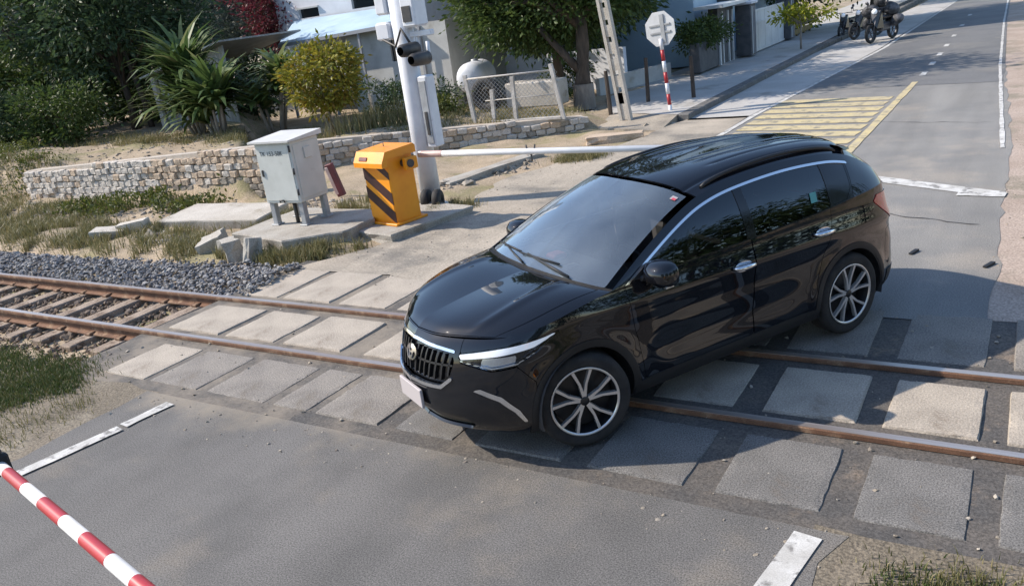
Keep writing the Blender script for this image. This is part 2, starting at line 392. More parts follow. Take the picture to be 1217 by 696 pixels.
# painted markings: parts of the road they lie on
def line(name, a, b, w, m, parent, z, jag=0.012):
    a = Vector((*a, 0)); b = Vector((*b, 0)); d = (b - a).normalized(); n = Vector((-d.y, d.x, 0)) * w / 2
    P = [a - n, b - n, b + n, a + n]
    return sheet(name, [(p.x, p.y) for p in P], z, m, jag, 0.10, parent, seed=a.x * 3 + a.y)
for (a, b) in (((-0.56, 9.6), (-0.50, 12.4)), ((-0.50, 12.4), (0.26, 24)), ((0.26, 24), (0.58, 44)), ((0.58, 44), (0.98, 88))):
    line('painted_line', a, b, 0.11, 'white_paint', road, 0.008)
line('painted_line', (2.02, 7.6), (2.10, 15.9), 0.13, 'yellow_paint', road, 0.009, 0.012)
for (x0, y0) in ((2.13, 16.9), (2.12, 18.8), (2.10, 20.8), (2.07, 23.0), (2.03, 25.8), (1.98, 29.5), (1.92, 34)):
    line('painted_dash', (x0, y0), (x0, y0 + 0.62), 0.13, 'white_paint', road, 0.008)
for (a, b) in (((4.08, 8.6), (3.66, 17.8)), ((3.66, 17.8), (3.27, 29.8)), ((3.27, 29.8), (2.92, 43.8))):
    line('painted_line', a, b, 0.06, 'white_paint', road, 0.008, 0.012)
for k in range(9):
    y0 = 8.9 + k * 0.62
    line('rumble_stripe', (-0.36, y0 + 0.16), (1.92, y0 - 0.10), 0.43, 'yellow_paint', road, 0.007, 0.02)
line('stop_line', (1.7, 7.35), (4.10, 6.02), 0.26, 'white_paint', road, 0.008)
line('stop_line', (3.72, 6.03), (4.22, 5.98), 0.20, 'white_paint', road, 0.0095)
line('painted_line', (-2.62, -3.2), (-2.28, -2.72), 0.10, 'white_paint', near_road, 0.012)
line('painted_line', (-1.84, -2.36), (-1.70, -1.60), 0.12, 'white_paint', near_road, 0.012)
line('painted_line', (-1.71, -1.56), (-1.66, -1.14), 0.12, 'white_paint', near_road, 0.012)
line('painted_line', (3.59, -1.09), (3.42, -2.2), 0.15, 'white_paint', near_road, 0.008, 0.006)
# tar seams in the near asphalt and across the far road
def seam(pts, w, parent, z, m='tar', name='tar_seam'):
    mb = MB(); v = []
    P = []
    for i in range(len(pts) - 1):
        for t in np.linspace(0, 1, 10, endpoint=False):
            x = pts[i][0] + (pts[i+1][0] - pts[i][0]) * t; y = pts[i][1] + (pts[i+1][1] - pts[i][1]) * t
            P.append(Vector((x + 0.05 * fnoise(x, y, 3, 3, 2), y + 0.05 * fnoise(x, y, 3, 3, 9), z)))
    for i, p in enumerate(P):
        d = (P[min(i+1, len(P)-1)] - P[max(i-1, 0)]).normalized(); n = Vector((-d.y, d.x, 0))
        ww = w * (0.35 + 0.9 * abs(fnoise(p.x, p.y, 6, 2, 5))) * (0.2 if i in (0, len(P)-1) else 1)
        v += [tuple(p - n * ww), tuple(p + n * ww)]
    mb.add(v, [(2*i, 2*i+1, 2*i+3, 2*i+2) for i in range(len(P) - 1)])
    return mb.build(name, m, parent)
0 and seam([(1.35, -1.22), (1.9, -1.18), (2.35, -1.1)], 0.016, near_road, 0.010)
0 and seam([(0.6, -2.62), (0.9, -2.50), (1.25, -2.42)], 0.006, near_road, 0.006)
0 and seam([(2.9, -1.9), (3.0, -1.3), (3.1, -1.05)], 0.005, near_road, 0.006)
seam([(2.6, 5.45), (3.3, 5.0), (4.1, 4.72)], 0.014, road, 0.006)
seam([(1.4, 11.3), (2.7, 10.9), (4.0, 10.6)], 0.012, road, 0.0055)
# dark skid chips lying on the road beyond the car
for (x, y, a, l) in ((3.52, 3.72, 1.25, 0.14), (4.18, 3.42, 1.15, 0.15)):
    c = empty('rubber_strip', (x, y, 0.006), a)
    c.name = 'rubber_strip'
    mb = MB(); mb.add([(-l/2, -.016, 0), (l/2, -.022, 0), (l/2 + .012, .006, 0), (l/2, .02, 0), (-l/2, .017, 0), (-l/2, -.016, .012), (l/2, -.022, .02), (l/2 + .012, .006, .012), (l/2, .02, .016), (-l/2, .017, .012)],
        [(4, 3, 2, 1, 0), (5, 6, 7, 8, 9), (0, 1, 6, 5), (1, 2, 7, 6), (2, 3, 8, 7), (3, 4, 9, 8), (4, 0, 5, 9)])
    bpy.data.objects.remove(c)
    o = mb.build('rubber_strip', 'rubber_chip', None, (x, y, 0.006)); o.rotation_euler = (0, 0, a)
    tag(o, 'small black rubber strip lying on the road just behind the car' if x < 3.9 else 'small black rubber strip lying near the right road edge', 'debris', 'rubber strips on the road')

# pavement with kerb stones on the left of the far road
pv = sheet('pavement', [(-5.4, 15.8), (-4.0, 13.0), (-2.12, 12.3, 0), (-2.12, 150, 0), (-5.4, 150, 0)], 0.12, 'pavement', 0.06, seed=13)
rp_ = MB().add([(-4.0, 12.98, .116), (-2.12, 12.28, .116), (-2.1, 11.2, -.02), (-3.7, 11.6, .03), (-4.0, 12.98, -.1), (-2.12, 12.28, -.1), (-2.1, 11.2, -.1), (-3.7, 11.6, -.1)], [(0, 3, 2, 1), (1, 2, 6, 5), (2, 3, 7, 6), (3, 0, 4, 7)]).build('ramp', 'dusty_concrete', pv)
MB().box(-2.125, -2.115, 12.3, 54, -.1, .118).build('kerb_back', 'kerb_stone', pv)
kb = MB().box(-0.13, 0.13, 0.005, 0.985, -0.12, 0.125, 0.018)
kme = None
for k in range(42):
    if kme is None:
        o = kb.build('kerb_stone', 'kerb_stone', pv); kme = o.data
    else:
        o = link('kerb_stone', kme, pv)
    o.location = (-1.99 + random.uniform(-.008, .008) + max(0, (k - 12) * .02), 12.3 + k, random.uniform(-.008, .006)); o.rotation_euler = (0, 0, random.uniform(-.006, .006))

# ------------------------------------------------------------------ crossing slabs
def slab_mesh(w, d, seed, sub=7):
    """worn concrete slab, chipped rim; origin at centre of its top"""
    rr = random.Random(seed); t = 0.14
    n = 9
    def ring(inset, z, chip, zn=.002):
        pts = []
        cs = [(-w/2, -d/2), (w/2, -d/2), (w/2, d/2), (-w/2, d/2)]
        for i in range(4):
            a, b = cs[i], cs[(i+1) % 4]
            for j in range(n):
                u = j / n
                x = a[0] + (b[0]-a[0]) * u; y = a[1] + (b[1]-a[1]) * u
                c = chip * (rr.random() ** 3) + inset + (chip * 0.4 if j == 0 else 0)
                l = math.hypot(x, y) or 1
                sx = 1 - c / max(abs(w/2), .01); sy = 1 - c / max(abs(d/2), .01)
                pts.append((x * sx, y * sy, z + rr.uniform(-zn, zn)))
        return pts
    r0 = ring(0.0, -t, 0); r1 = ring(0.0, -0.018, 0.004); r2 = ring(0.007, -0.003, 0.007); r3 = ring(0.05, 0.0, 0.004, 0.0)
    N = 4 * n
    v = r0 + r1 + r2 + r3 + [(0, 0, 0.0)]
    f = []
    for k in range(3):
        for i in range(N): f.append((k*N+i, k*N+(i+1) % N, (k+1)*N+(i+1) % N, (k+1)*N+i))
    for i in range(N): f.append((3*N+i, 3*N+(i+1) % N, 4*N))
    return v, f
def slab(x0, x1, y0, y1, m, seed, tilt=0.006, z=0.012):
    mb = MB(); v, f = slab_mesh(x1 - x0, y1 - y0, seed); mb.add(v, f)
    o = mb.build('concrete_slab', m, crossing, ((x0+x1)/2, (y0+y1)/2, z + random.uniform(-.006, .006)))
    o.rotation_euler = (random.uniform(-tilt, tilt), random.uniform(-tilt, tilt), random.uniform(-.012, .012))
    return o
near_e = [(-3.06, -2.43), (-2.36, -1.68), (-1.56, -0.82), (-0.72, -0.32), (-0.23, 0.42), (0.58, 1.12), (1.30, 1.98), (2.17, 2.82), (3.00, 3.60), (3.76, 4.30), (4.44, 5.05), (5.2, 5.8), (5.97, 6.6)]
mid_e = [(-3.45, -2.62), (-2.52, -1.80), (-1.66, -0.90), (-0.62, 0.10), (0.24, 0.70), (0.80, 1.34), (1.45, 2.03), (2.20, 2.80), (3.00, 3.60), (3.76, 4.30), (4.44, 5.05), (5.2, 5.8), (5.97, 6.6)]
far_e = [(-3.46, -2.86), (-2.76, -2.02), (-1.90, -1.22), (-1.08, -0.42), (-0.26, 0.40), (0.55, 1.15), (1.30, 1.98), (2.15, 2.75), (2.90, 3.50), (3.70, 4.28), (4.44, 5.05), (5.2, 5.8)]
s = 100
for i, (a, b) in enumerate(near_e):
    slab(a, b, -0.86, -0.16, 'slab_grey' if i > 4 else 'slab_mid' if i > 0 else 'slab_warm', s, z=0.006); s += 1  # near row takes darker slabs in place of foreground shade
for i, (a, b) in enumerate(mid_e):
    slab(a, b, 0.17, 0.87, 'slab_warm', s, z=0.010); s += 1
for i, (a, b) in enumerate(far_e):
    slab(a, b, 1.22, 2.15, 'slab_warm' if i < 4 else 'slab_mid', s, z=0.006); s += 1

# ------------------------------------------------------------------ railway track
track = empty('railway_track', (-3.6, 0.515, -0.12), 0, 'rusty metre-gauge railway track running across the road under the car', 'railway track')
def rail_obj(y):
    prof = [(-.062, -.13), (.062, -.13), (.062, -.118), (.010, -.104), (.010, -.035), (.034, -.025), (.034, .004), (.028, .012)]
    prof2 = [(-.028, .012), (-.034, .004), (-.034, -.025), (-.010, -.035), (-.010, -.104), (-.062, -.118)]
    poly = prof + prof2
    mb = MB(); xs = np.concatenate([np.arange(-46, -3.5, 1.0), np.arange(-3.5, 24.1, 1.0)]) + 3.6
    v = []; f = []; n = len(poly)
    for x in xs:
        for p in poly: v.append((x, p[0], p[1]))
    for i in range(len(xs) - 1):
        for k in range(n): f.append((i*n+k, i*n+(k+1) % n, (i+1)*n+(k+1) % n, (i+1)*n+k))
    f += [tuple(range(n)), tuple(range((len(xs)-1)*n, len(xs)*n))]
    mb.add(v, f)
    o = mb.build('rail', 'rail_rust', track, (0, y - 0.515, 0.144))
    h = MB().box(-42.4, 27.6, -.028, .028, .0125, .0165)
    h.build('rail_head', 'rail_head', o)
    return o
rail_obj(0.0); rail_obj(1.03)
sl = MB().box(-.10, .10, -.9, .9, -.12, 0.0, 0.012).build('sleeper', 'sleeper', track)
for k in range(20):
    o = sl if k == 0 else link('sleeper', sl.data, track)
    o.location = (-0.42 - k * 0.60, random.uniform(-.03, .03), 0.015 + random.uniform(-.008, .008)); o.rotation_euler = (0, 0, random.uniform(-.03, .03))
    for yy in (-0.515, 0.515):
        c = MB().box(-.05, .05, -.10, .10, 0.0, 0.035, 0.008) if k == 0 and yy < 0 else None
        if c: cl = c.build('rail_clip', 'rail_rust', o, (0, yy, 0)); clm = cl.data
        else: link('rail_clip', clm, o, (0, yy, 0))
# check rail beside the flangeway
for yy in (0.10, 0.93):
    pass

# ------------------------------------------------------------------ loose stones
ICO_V = None
def ico():
    global ICO_V, ICO_F
    bm = bmesh.new(); bmesh.ops.create_icosphere(bm, subdivisions=1, radius=1.0)
    ICO_V = np.array([v.co[:] for v in bm.verts]); ICO_F = np.array([[v.index for v in f.verts] for f in bm.faces]); bm.free()
ico()
def rocks(name, P, size, m, flat=0.75, parent=None, jit=0.28):
    n = len(P); size = np.asarray(size).reshape(-1, 1, 1) if np.ndim(size) else np.full((n, 1, 1), size)
    v = ICO_V[None] * (1 + RNG.normal(0, jit, (n, 12, 1)).clip(-.55, .6))
    v = v * RNG.uniform(0.65, 1.25, (n, 1, 3))
    q = RNG.normal(size=(n, 4)); q /= np.linalg.norm(q, axis=1, keepdims=True)
    w, x, y, z = q.T
    Rm = np.stack([1-2*(y*y+z*z), 2*(x*y-z*w), 2*(x*z+y*w), 2*(x*y+z*w), 1-2*(x*x+z*z), 2*(y*z-x*w), 2*(x*z-y*w), 2*(y*z+x*w), 1-2*(x*x+y*y)], -1).reshape(n, 3, 3)
    v = np.einsum('nij,nkj->nki', Rm, v); v[:, :, 2] *= flat
    v = v * size + np.asarray(P)[:, None, :]
    f = (ICO_F[None] + (np.arange(n) * 12)[:, None, None]).reshape(-1, 3)
    return npmesh(name, v.reshape(-1, 3), f, m, parent)
def pts_in(poly, n, z=None, dz=0.0):
    a = np.array(poly); lo = a.min(0); hi = a.max(0); out = []
    k = 0
    while k < n:
        c = RNG.uniform(lo, hi, (n * 2, 2)); c = c[pip(c[:, 0], c[:, 1], poly)]; out.append(c); k += len(c)
    c = np.concatenate(out)[:n]
    zz = ground_z(c[:, 0], c[:, 1]) if z is None else np.full(n, z)
    return np.concatenate([c, (zz + dz)[:, None]], 1)
def sz(n, a, b, p=2.0): return a + (b - a) * RNG.random(n) ** p
P1 = pts_in([(-22, 1.18), (-3.3, 1.18), (-3.4, 2.2), (-4.4, 2.35), (-9, 2.12), (-22, 1.95)], 14000, None, 0.03); P1[:, 2] += RNG.uniform(-.01, .06, len(P1)) + 0.08 * np.exp(-((P1[:, 1] - 1.8) / .4) ** 2)
tag(rocks('ballast', P1, sz(len(P1), .015, .038), 'ballast_grey'), 'bluish grey crushed stone ballast along the far rail', 'gravel', kind='stuff')
P2 = pts_in([(-22, -1.2), (-5.5, -.85), (-3.35, -.75), (-3.55, -0.2), (-3.55, 1.15), (-22, 1.15)], 8000, None, 0.025); P2 = P2[(np.abs(P2[:, 1]) > .06) & (np.abs(P2[:, 1] - 1.03) > .06)]
tag(rocks('ballast', P2, sz(len(P2), .018, .045), 'ballast_brown'), 'brown rust stained ballast between and below the rails', 'gravel', kind='stuff')

# ================================================================== the car
mat('car_paint', (0.0065, 0.0075, 0.0105), rough=0.35, coat=1.0, coatr=0.02, spec=0.0)
M['car_paint'].node_tree.nodes['Principled BSDF'].inputs['Coat IOR'].default_value = 1.6
mat('car_plastic', (0.014, 0.014, 0.015), rough=0.55, bump=0.1, bscale=400, bdist=0.001)
mat('gloss_black', (0.006, 0.006, 0.007), rough=0.12, spec=0.6)
mat('chrome', (0.75, 0.76, 0.78), rough=0.16, metal=1.0)
mat('alloy', (0.72, 0.70, 0.68), rough=0.28, metal=0.7)
mat('alloy_dark', (0.03, 0.03, 0.032), rough=0.35, metal=0.4)
mat('tyre', (0.017, 0.017, 0.018), (0.035, 0.032, 0.03), 9, 0.85, 0.25, 90, bdist=0.004)
mat('lamp_white', (0.86, 0.88, 0.92), rough=0.15, coat=1.0)
M['lamp_white'].node_tree.nodes['Principled BSDF'].inputs['Emission Color'].default_value = (0.85, 0.93, 1, 1)
M['lamp_white'].node_tree.nodes['Principled BSDF'].inputs['Emission Strength'].default_value = 0.12
mat('lamp_red', (0.45, 0.012, 0.018), rough=0.12, coat=1.0)
mat('plate_white', (0.46, 0.42, 0.42), rough=0.45)
mat('cabin', (0.03, 0.03, 0.033), rough=0.7)
mat('cabin_red', (0.40, 0.09, 0.09), rough=0.7)
mat('cabin_light', (0.35, 0.34, 0.33), rough=0.7)
mat('sticker_red', (0.65, 0.09, 0.12), rough=0.5)
mat('sticker_teal', (0.10, 0.34, 0.32), rough=0.5)
def glass_mat(name, tint, fac_spec, ior=1.6, rough=0.015, haze=0.0):
    m = bpy.data.materials.new(name); m.use_nodes = True
    nt = m.node_tree; N = nt.nodes; L = nt.links; N.remove(N['Principled BSDF'])
    t = N.new('ShaderNodeBsdfTransparent'); t.inputs['Color'].default_value = (*tint, 1)
    g = N.new('ShaderNodeBsdfGlossy'); g.inputs['Roughness'].default_value = rough; g.inputs['Color'].default_value = (0.93, 0.97, 1.0, 1)
    fr = N.new('ShaderNodeFresnel'); fr.inputs['IOR'].default_value = ior
    mr = N.new('ShaderNodeMath'); mr.operation = 'MULTIPLY'; mr.inputs[1].default_value = fac_spec; mr.use_clamp = True
    L.new(fr.outputs[0], mr.inputs[0])
    mx = N.new('ShaderNodeMixShader'); L.new(mr.outputs[0], mx.inputs[0]); L.new(t.outputs[0], mx.inputs[1]); L.new(g.outputs[0], mx.inputs[2])
    last = mx
    if haze > 0:
        d = N.new('ShaderNodeBsdfDiffuse'); d.inputs['Color'].default_value = (0.42, 0.50, 0.56, 1)  # bluish haze: sky reflection painted into the glass, together with dust
        nz = N.new('ShaderNodeTexNoise'); nz.inputs['Scale'].default_value = 2.2; nz.inputs['Detail'].default_value = 5
        tc = N.new('ShaderNodeTexCoord'); L.new(tc.outputs['Object'], nz.inputs['Vector'])
        ml = N.new('ShaderNodeMath'); ml.operation = 'MULTIPLY'; ml.inputs[1].default_value = haze * 2; L.new(nz.outputs['Fac'], ml.inputs[0])
        last = N.new('ShaderNodeMixShader'); L.new(ml.outputs[0], last.inputs[0]); L.new(mx.outputs[0], last.inputs[1]); L.new(d.outputs[0], last.inputs[2])
    L.new(last.outputs[0], N['Material Output'].inputs['Surface']); M[name] = m
glass_mat('windscreen_glass', (0.52, 0.57, 0.58), 1.9, 1.8, haze=0.13)
glass_mat('tinted_glass', (0.10, 0.115, 0.12), 1.2, 1.65)
glass_mat('lamp_glass', (0.85, 0.9, 0.95), 1.0, 1.5)

def pchip(xs, ys):
    xs = np.array(xs, float); ys = np.array(ys, float)
    if xs[0] > xs[-1]: xs = xs[::-1]; ys = ys[::-1]
    h = np.diff(xs); d = np.diff(ys) / h; m = np.zeros(len(xs)); m[0] = d[0]; m[-1] = d[-1]
    for i in range(1, len(xs) - 1):
        if d[i-1] * d[i] > 0:
            w1 = 2*h[i] + h[i-1]; w2 = h[i] + 2*h[i-1]; m[i] = (w1 + w2) / (w1 / d[i-1] + w2 / d[i])
    def f(x):
        x = np.clip(np.asarray(x, float), xs[0], xs[-1]); i = np.clip(np.searchsorted(xs, x) - 1, 0, len(h) - 1)
        t = (x - xs[i]) / h[i]
        return (2*t**3-3*t**2+1)*ys[i] + (t**3-2*t**2+t)*h[i]*m[i] + (-2*t**3+3*t**2)*ys[i+1] + (t**3-t**2)*h[i]*m[i+1]
    return f
def catmull(pts, per=24):
    p = np.array(pts, float); p = np.vstack([2*p[0]-p[1], p, 2*p[-1]-p[-2]]); out = []
    for i in range(1, len(p) - 2):
        for t in np.linspace(0, 1, per, endpoint=False):
            a, b, c, d = p[i-1:i+3]
            out.append(0.5*((2*b)+(-a+c)*t+(2*a-5*b+4*c-d)*t*t+(-a+3*b-3*c+d)*t**3))
    out.append(p[-2]); return np.array(out)
class Curve:
    """curve through points, evaluated by normalised arc length"""
    def __init__(s, pts, per=24, raw=False):
        s.p = np.array(pts, float) if raw else catmull(pts, per)
        d = np.r_[0, np.cumsum(np.linalg.norm(np.diff(s.p, axis=0), axis=1))]; s.len = d[-1]; s.t = d / d[-1]
    def __call__(s, u):
        u = np.asarray(u, float); return np.stack([np.interp(u, s.t, s.p[:, k]) for k in range(s.p.shape[1])], -1)

# plan outline at the widest level, from front centre round the left side to rear centre
plan = Curve([(2.25, 0.0), (2.218, 0.24), (2.125, 0.46), (2.005, 0.645), (1.875, 0.775), (1.70, 0.855), (1.42, 0.893), (1.0, 0.902), (0.3, 0.903), (-0.5, 0.905), (-1.1, 0.908), (-1.5, 0.900), (-1.78, 0.865), (-1.98, 0.785), (-2.105, 0.63), (-2.17, 0.36), (-2.19, 0.0)])
Fx = pchip([.18, .25, .34, .48, .60, .72, .82, .88, .91, .95], [-.17, -.07, -.02, 0, -.01, -.035, -.075, -.115, -.15, -.19])
Rx = pchip([.20, .30, .42, .60, .74, .84, .95, 1.05, 1.15], [.12, .03, 0, 0, .03, .06, .09, .10, .12])
Sy = pchip([.18, .24, .32, .44, .58, .72, .84, .90, .96, 1.02, 1.10, 1.16], [.83, .868, .893, .900, .893, .892, .908, .910, .902, .886, .872, .862])
Zt = pchip([2.25, 2.125, 2.005, 1.875, 1.70, 1.42, 1.2, .95, .5, 0, -.5, -1.0, -1.5, -1.9, -2.19], [.885, .890, .897, .917, .950, .995, 1.022, 1.042, 1.052, 1.062, 1.075, 1.095, 1.125, 1.135, 1.12])
WZ = 0.34; WFX, WRX = 1.32, -1.32; ARCH = 0.378
def sidept(t, z):
    p = plan(t); x = p[..., 0]; y = p[..., 1]
    wf = sstep(0.95, 2.2, x); wr = sstep(-0.95, -2.15, x)
    xx = x + wf * Fx(z) + wr * Rx(z)
    yy = y * Sy(z) / 0.905
    side = sstep(0.55, 0.80, y)
    for wx in (WFX, WRX):
        r = np.hypot(xx - wx, z - WZ)
        yy = yy + side * 0.022 * np.exp(-((r - 0.42) / 0.075) ** 2) * sstep(0.2, 0.4, z)
    # haunch crease above the rear wheel and the door-side scallop
    yy = yy + side * 0.012 * np.exp(-((z - (0.90 + 0.02 * x)) / 0.05) ** 2) * sstep(1.6, 0.9, x)
    yy = yy - side * 0.022 * np.exp(-((z - 0.50) / 0.11) ** 2) * sstep(0.85, 0.55, np.abs(x))
    return np.stack([xx, yy, z + 0 * xx], -1)
def topedge(t):
    p = plan(t); return sidept(t, Zt(p[..., 0]))
def t_at(xq, lo=0.0, hi=1.0):
    tt = np.linspace(lo, hi, 4000); return float(tt[np.argmin(np.abs(topedge(tt)[:, 0] - xq))])
tt_ = np.linspace(0, 1, 4000); te_ = topedge(tt_)
TC = float(tt_[np.argmin(np.abs(te_[:, 1] - 0.74) + (te_[:, 0] < 0) * 9)])      # bonnet front corner
TW = t_at(1.05, .15, .6)                                                         # foot of the windscreen pillar
TR = float(tt_[np.argmin(np.abs(te_[:, 1] - 0.74) + (te_[:, 0] > 0) * 9)])       # rear corner below the back window
def seg(a, b, n=80): return Curve(topedge(np.linspace(a, b, n)), raw=True)
e_front, e_fender, e_belt, e_rear = seg(TC, 0.0), seg(TC, TW), seg(TW, TR), seg(TR, 1.0)
pW, pR0 = topedge(TW), topedge(TR)
Rcv = Curve([tuple(pW), (0.68, .805, 1.225), (0.34, .735, 1.37), (0.07, .69, 1.450), (-0.25, .668, 1.492), (-0.75, .658, 1.508), (-1.20, .648, 1.482), (-1.47, .638, 1.435), (-1.66, .640, 1.365), (-1.84, .665, 1.255), tuple(pR0)])
uu = np.linspace(0, 1, 4000); rp = Rcv(uu)
U_H = float(uu[np.argmin(np.abs(rp[:, 0] - 0.10))]); U_B = float(uu[np.argmin(np.abs(rp[:, 0] + 1.53))])
def rseg(a, b, n=60): return Curve(Rcv(np.linspace(a, b, n)), raw=True)
fr_c = float(topedge(0.0)[0])
c_hood = Curve([(fr_c, 0, float(topedge(0.0)[2])), (fr_c - .10, 0, .950), (1.75, 0, 1.005), (1.45, 0, 1.045), (1.20, 0, 1.068)])
cowl = Curve([tuple(pW), (1.13, .62, 1.052), (1.18, .33, 1.064), (1.20, 0, 1.068)])
hdr0 = Rcv(U_H); header = Curve([tuple(hdr0), (0.17, .50, 1.515), (0.22, .26, 1.548), (0.235, 0, 1.556)])
c_ws = Curve([(1.20, 0, 1.068), (0.87, 0, 1.245), (0.54, 0, 1.41), (0.235, 0, 1.556)])
rr0 = Rcv(U_B); rearhdr = Curve([tuple(rr0), (-1.60, .48, 1.488), (-1.65, .24, 1.518), (-1.67, 0, 1.525)])
c_roof = Curve([(0.235, 0, 1.556), (-0.2, 0, 1.585), (-0.7, 0, 1.592), (-1.25, 0, 1.570), (-1.67, 0, 1.525)])
pRC = topedge(1.0)
c_back = Curve([(-1.67, 0, 1.525), (-1.82, 0, 1.40), (-1.97, 0, 1.25), tuple(pRC)])

def coons(c0, c1, d0, d1, a, v):
    """c0/c1 cross curves at a=0/1 (v along), d0/d1 long curves at v=0/1 (a along)"""
    A, Vv = np.meshgrid(a, v, indexing='ij'); A_ = A[..., None]; V_ = Vv[..., None]
    S = (1-A_)*c0(Vv) + A_*c1(Vv) + (1-V_)*d0(A) + V_*d1(A)
    S -= (1-A_)*(1-V_)*c0(0.0) + (1-A_)*V_*c0(1.0) + A_*(1-V_)*c1(0.0) + A_*V_*c1(1.0)
    return S, A, Vv
class Grid:
    def __init__(s, S, **attr):
        s.S = S; n, m = S.shape[:2]; s.n = n; s.m = m; s.attr = attr
        du = np.gradient(S, axis=0); dv = np.gradient(S, axis=1); N = np.cross(du, dv)
        N /= np.maximum(np.linalg.norm(N, axis=-1, keepdims=True), 1e-9); s.N = N
        s.idx = np.arange(n*m).reshape(n, m)
    def orient(s, ref):
        """make normals point away from ref"""
        if np.mean(np.sum(s.N * (s.S - np.array(ref)), -1)) < 0: s.N = -s.N
        return s
def panel(name, grid, field, m, parent, off=0.0, rim=0.012, mirror=False, smooth=True, keep=False):
    """the part of a surface where field < 0, as its own panel with turned-in edges"""
    P = (grid.S + grid.N * off).reshape(-1, 3); N = grid.N.reshape(-1, 3); f = np.broadcast_to(field, (grid.n, grid.m)).reshape(-1)
    I = grid.idx; Q = np.stack([I[:-1, :-1], I[1:, :-1], I[1:, 1:], I[:-1, 1:]], -1).reshape(-1, 4)
    inn = f[Q] < 0; full = inn.all(1); part = inn.any(1) & ~full
    verts = []; nrm = []; mp = {}; faces = []
    def gv(i):
        k = mp.get(i)
        if k is None: k = mp[i] = len(verts); verts.append(P[i]); nrm.append(N[i])
        return k
    def ev(i, j):
        key = (min(i, j), max(i, j)); k = mp.get(key)
        if k is None:
            t = f[i] / (f[i] - f[j]); k = mp[key] = len(verts); verts.append(P[i] + (P[j]-P[i])*t); nrm.append(N[i] + (N[j]-N[i])*t)
        return k
    for q in Q[full]: faces.append([gv(int(i)) for i in q])
    for q in Q[part]:
        o = []
        for a in range(4):
            i, j = int(q[a]), int(q[(a+1) % 4])
            if f[i] < 0: o.append(gv(i))
            if (f[i] < 0) != (f[j] < 0): o.append(ev(i, j))
        if len(o) >= 3: faces.append(o)
    if not faces: return None
    if keep:
        par = list(range(len(verts)))
        def fd(i):
            while par[i] != i: par[i] = par[par[i]]; i = par[i]
            return i
        for q in faces:
            r = fd(q[0])
            for k in q[1:]: par[fd(k)] = r
        cnt = {}
        for q in faces: cnt[fd(q[0])] = cnt.get(fd(q[0]), 0) + 1
        b_ = max(cnt, key=cnt.get); faces = [q for q in faces if fd(q[0]) == b_]
        us_ = sorted({i for q in faces for i in q}); rm_ = {i: k for k, i in enumerate(us_)}
        verts = [verts[i] for i in us_]; nrm = [nrm[i] for i in us_]; faces = [[rm_[i] for i in q] for q in faces]
    V = np.array(verts); NN = np.array(nrm); NN /= np.maximum(np.linalg.norm(NN, axis=1, keepdims=True), 1e-9)
    # orientation
    a, b, c = V[faces[0][0]], V[faces[0][1]], V[faces[0][2]]
    flip = np.dot(np.cross(b - a, c - a), NN[faces[0][0]]) < 0
    if flip: faces = [q[::-1] for q in faces]
    nf = len(faces); ne = {}
    for q in faces:
        for k in range(len(q)):
            e = (q[k], q[(k+1) % len(q)]); ne[e] = 1
    bd = [e for e in ne if (e[1], e[0]) not in ne]
    if rim > 0:
        V2 = list(V); mp2 = {}
        for (i, j) in bd:
            for k in (i, j):
                if k not in mp2: mp2[k] = len(V2); V2.append(V[k] - NN[k] * rim)
            faces.append([j, i, mp2[i], mp2[j]])
        V = np.array(V2)
    if mirror:
        V = V * np.array([1, -1, 1]); faces = [q[::-1] for q in faces]
    me = bpy.data.meshes.new(name); me.from_pydata([tuple(map(float, q)) for q in V], [], faces)
    me.polygons.foreach_set('use_smooth', [smooth] * len(faces))
    me.materials.append(M[m]); me.update()
    if rim > 0:
        at = me.attributes.new('sharp_edge', 'BOOLEAN', 'EDGE'); bs = set(tuple(sorted(e)) for e in bd)
        at.data.foreach_set('value', [tuple(sorted(e.vertices)) in bs for e in me.edges])
    return link(name, me, parent)
def both(name, grid, field, m, parent, **k):
    return panel(name, grid, field, m, parent, **k), panel(name, grid, field, m, parent, mirror=True, **k)

CAR_HEAD = math.atan2(-0.893, -0.450) - math.radians(1.5)
hx, hy = math.cos(CAR_HEAD), math.sin(CAR_HEAD); lx, ly = -hy, hx
CS = (0.957, 0.905, 0.968)
wm = np.array((2.04, -0.575))
mid = wm - np.array((hx, hy)) * 1.32 * CS[0] - 0.80 * CS[1] * np.array((lx, ly))
car = empty('suv', (float(mid[0]), float(mid[1]), 0.012), CAR_HEAD, 'glossy black compact SUV driving diagonally over the level crossing', 'car')
car.scale = CS

# ---- lower body wrap
nt_, nk = 420, 58
tg = np.linspace(0, 1, nt_); kg = np.linspace(0, 1, nk)
Tm, Km = np.meshgrid(tg, kg, indexing='ij')
pl_ = plan(Tm); ztop = Zt(pl_[..., 0]); zbot = 0.19 + 0.045 * sstep(2.0, 1.2, np.abs(pl_[..., 0]))
Zm = zbot + (ztop - zbot) * Km
G1 = Grid(sidept(Tm, Zm)).orient((0, 0, 0.6))
GX, GYY, GZ = G1.S[..., 0], G1.S[..., 1], G1.S[..., 2]; GL = Tm * plan.len
af = np.hypot(GX - WFX, GZ - WZ); ar = np.hypot(GX - WRX, GZ - WZ)
onside = GYY - 0.5
archf = np.where(GYY > 0.6, np.minimum(af, ar) - ARCH, 1.0)
clad = np.minimum(np.where(GYY > 0.6, np.minimum(af, ar) - (ARCH + 0.055), 1), np.maximum(GZ - 0.335, np.abs(GX) - 1.5))
rearl = plan.len - GL
clad = np.minimum(clad, np.maximum(GZ - 0.40, rearl - 1.0))
g = 0.0022
d_front = sdf(GX, GZ, [(0.93, 1.3), (0.93, 0.95), (0.86, 0.62), (0.84, 0.40), (0.80, 0.20), (-0.215, 0.20), (-0.245, 0.6), (-0.255, 1.3)])
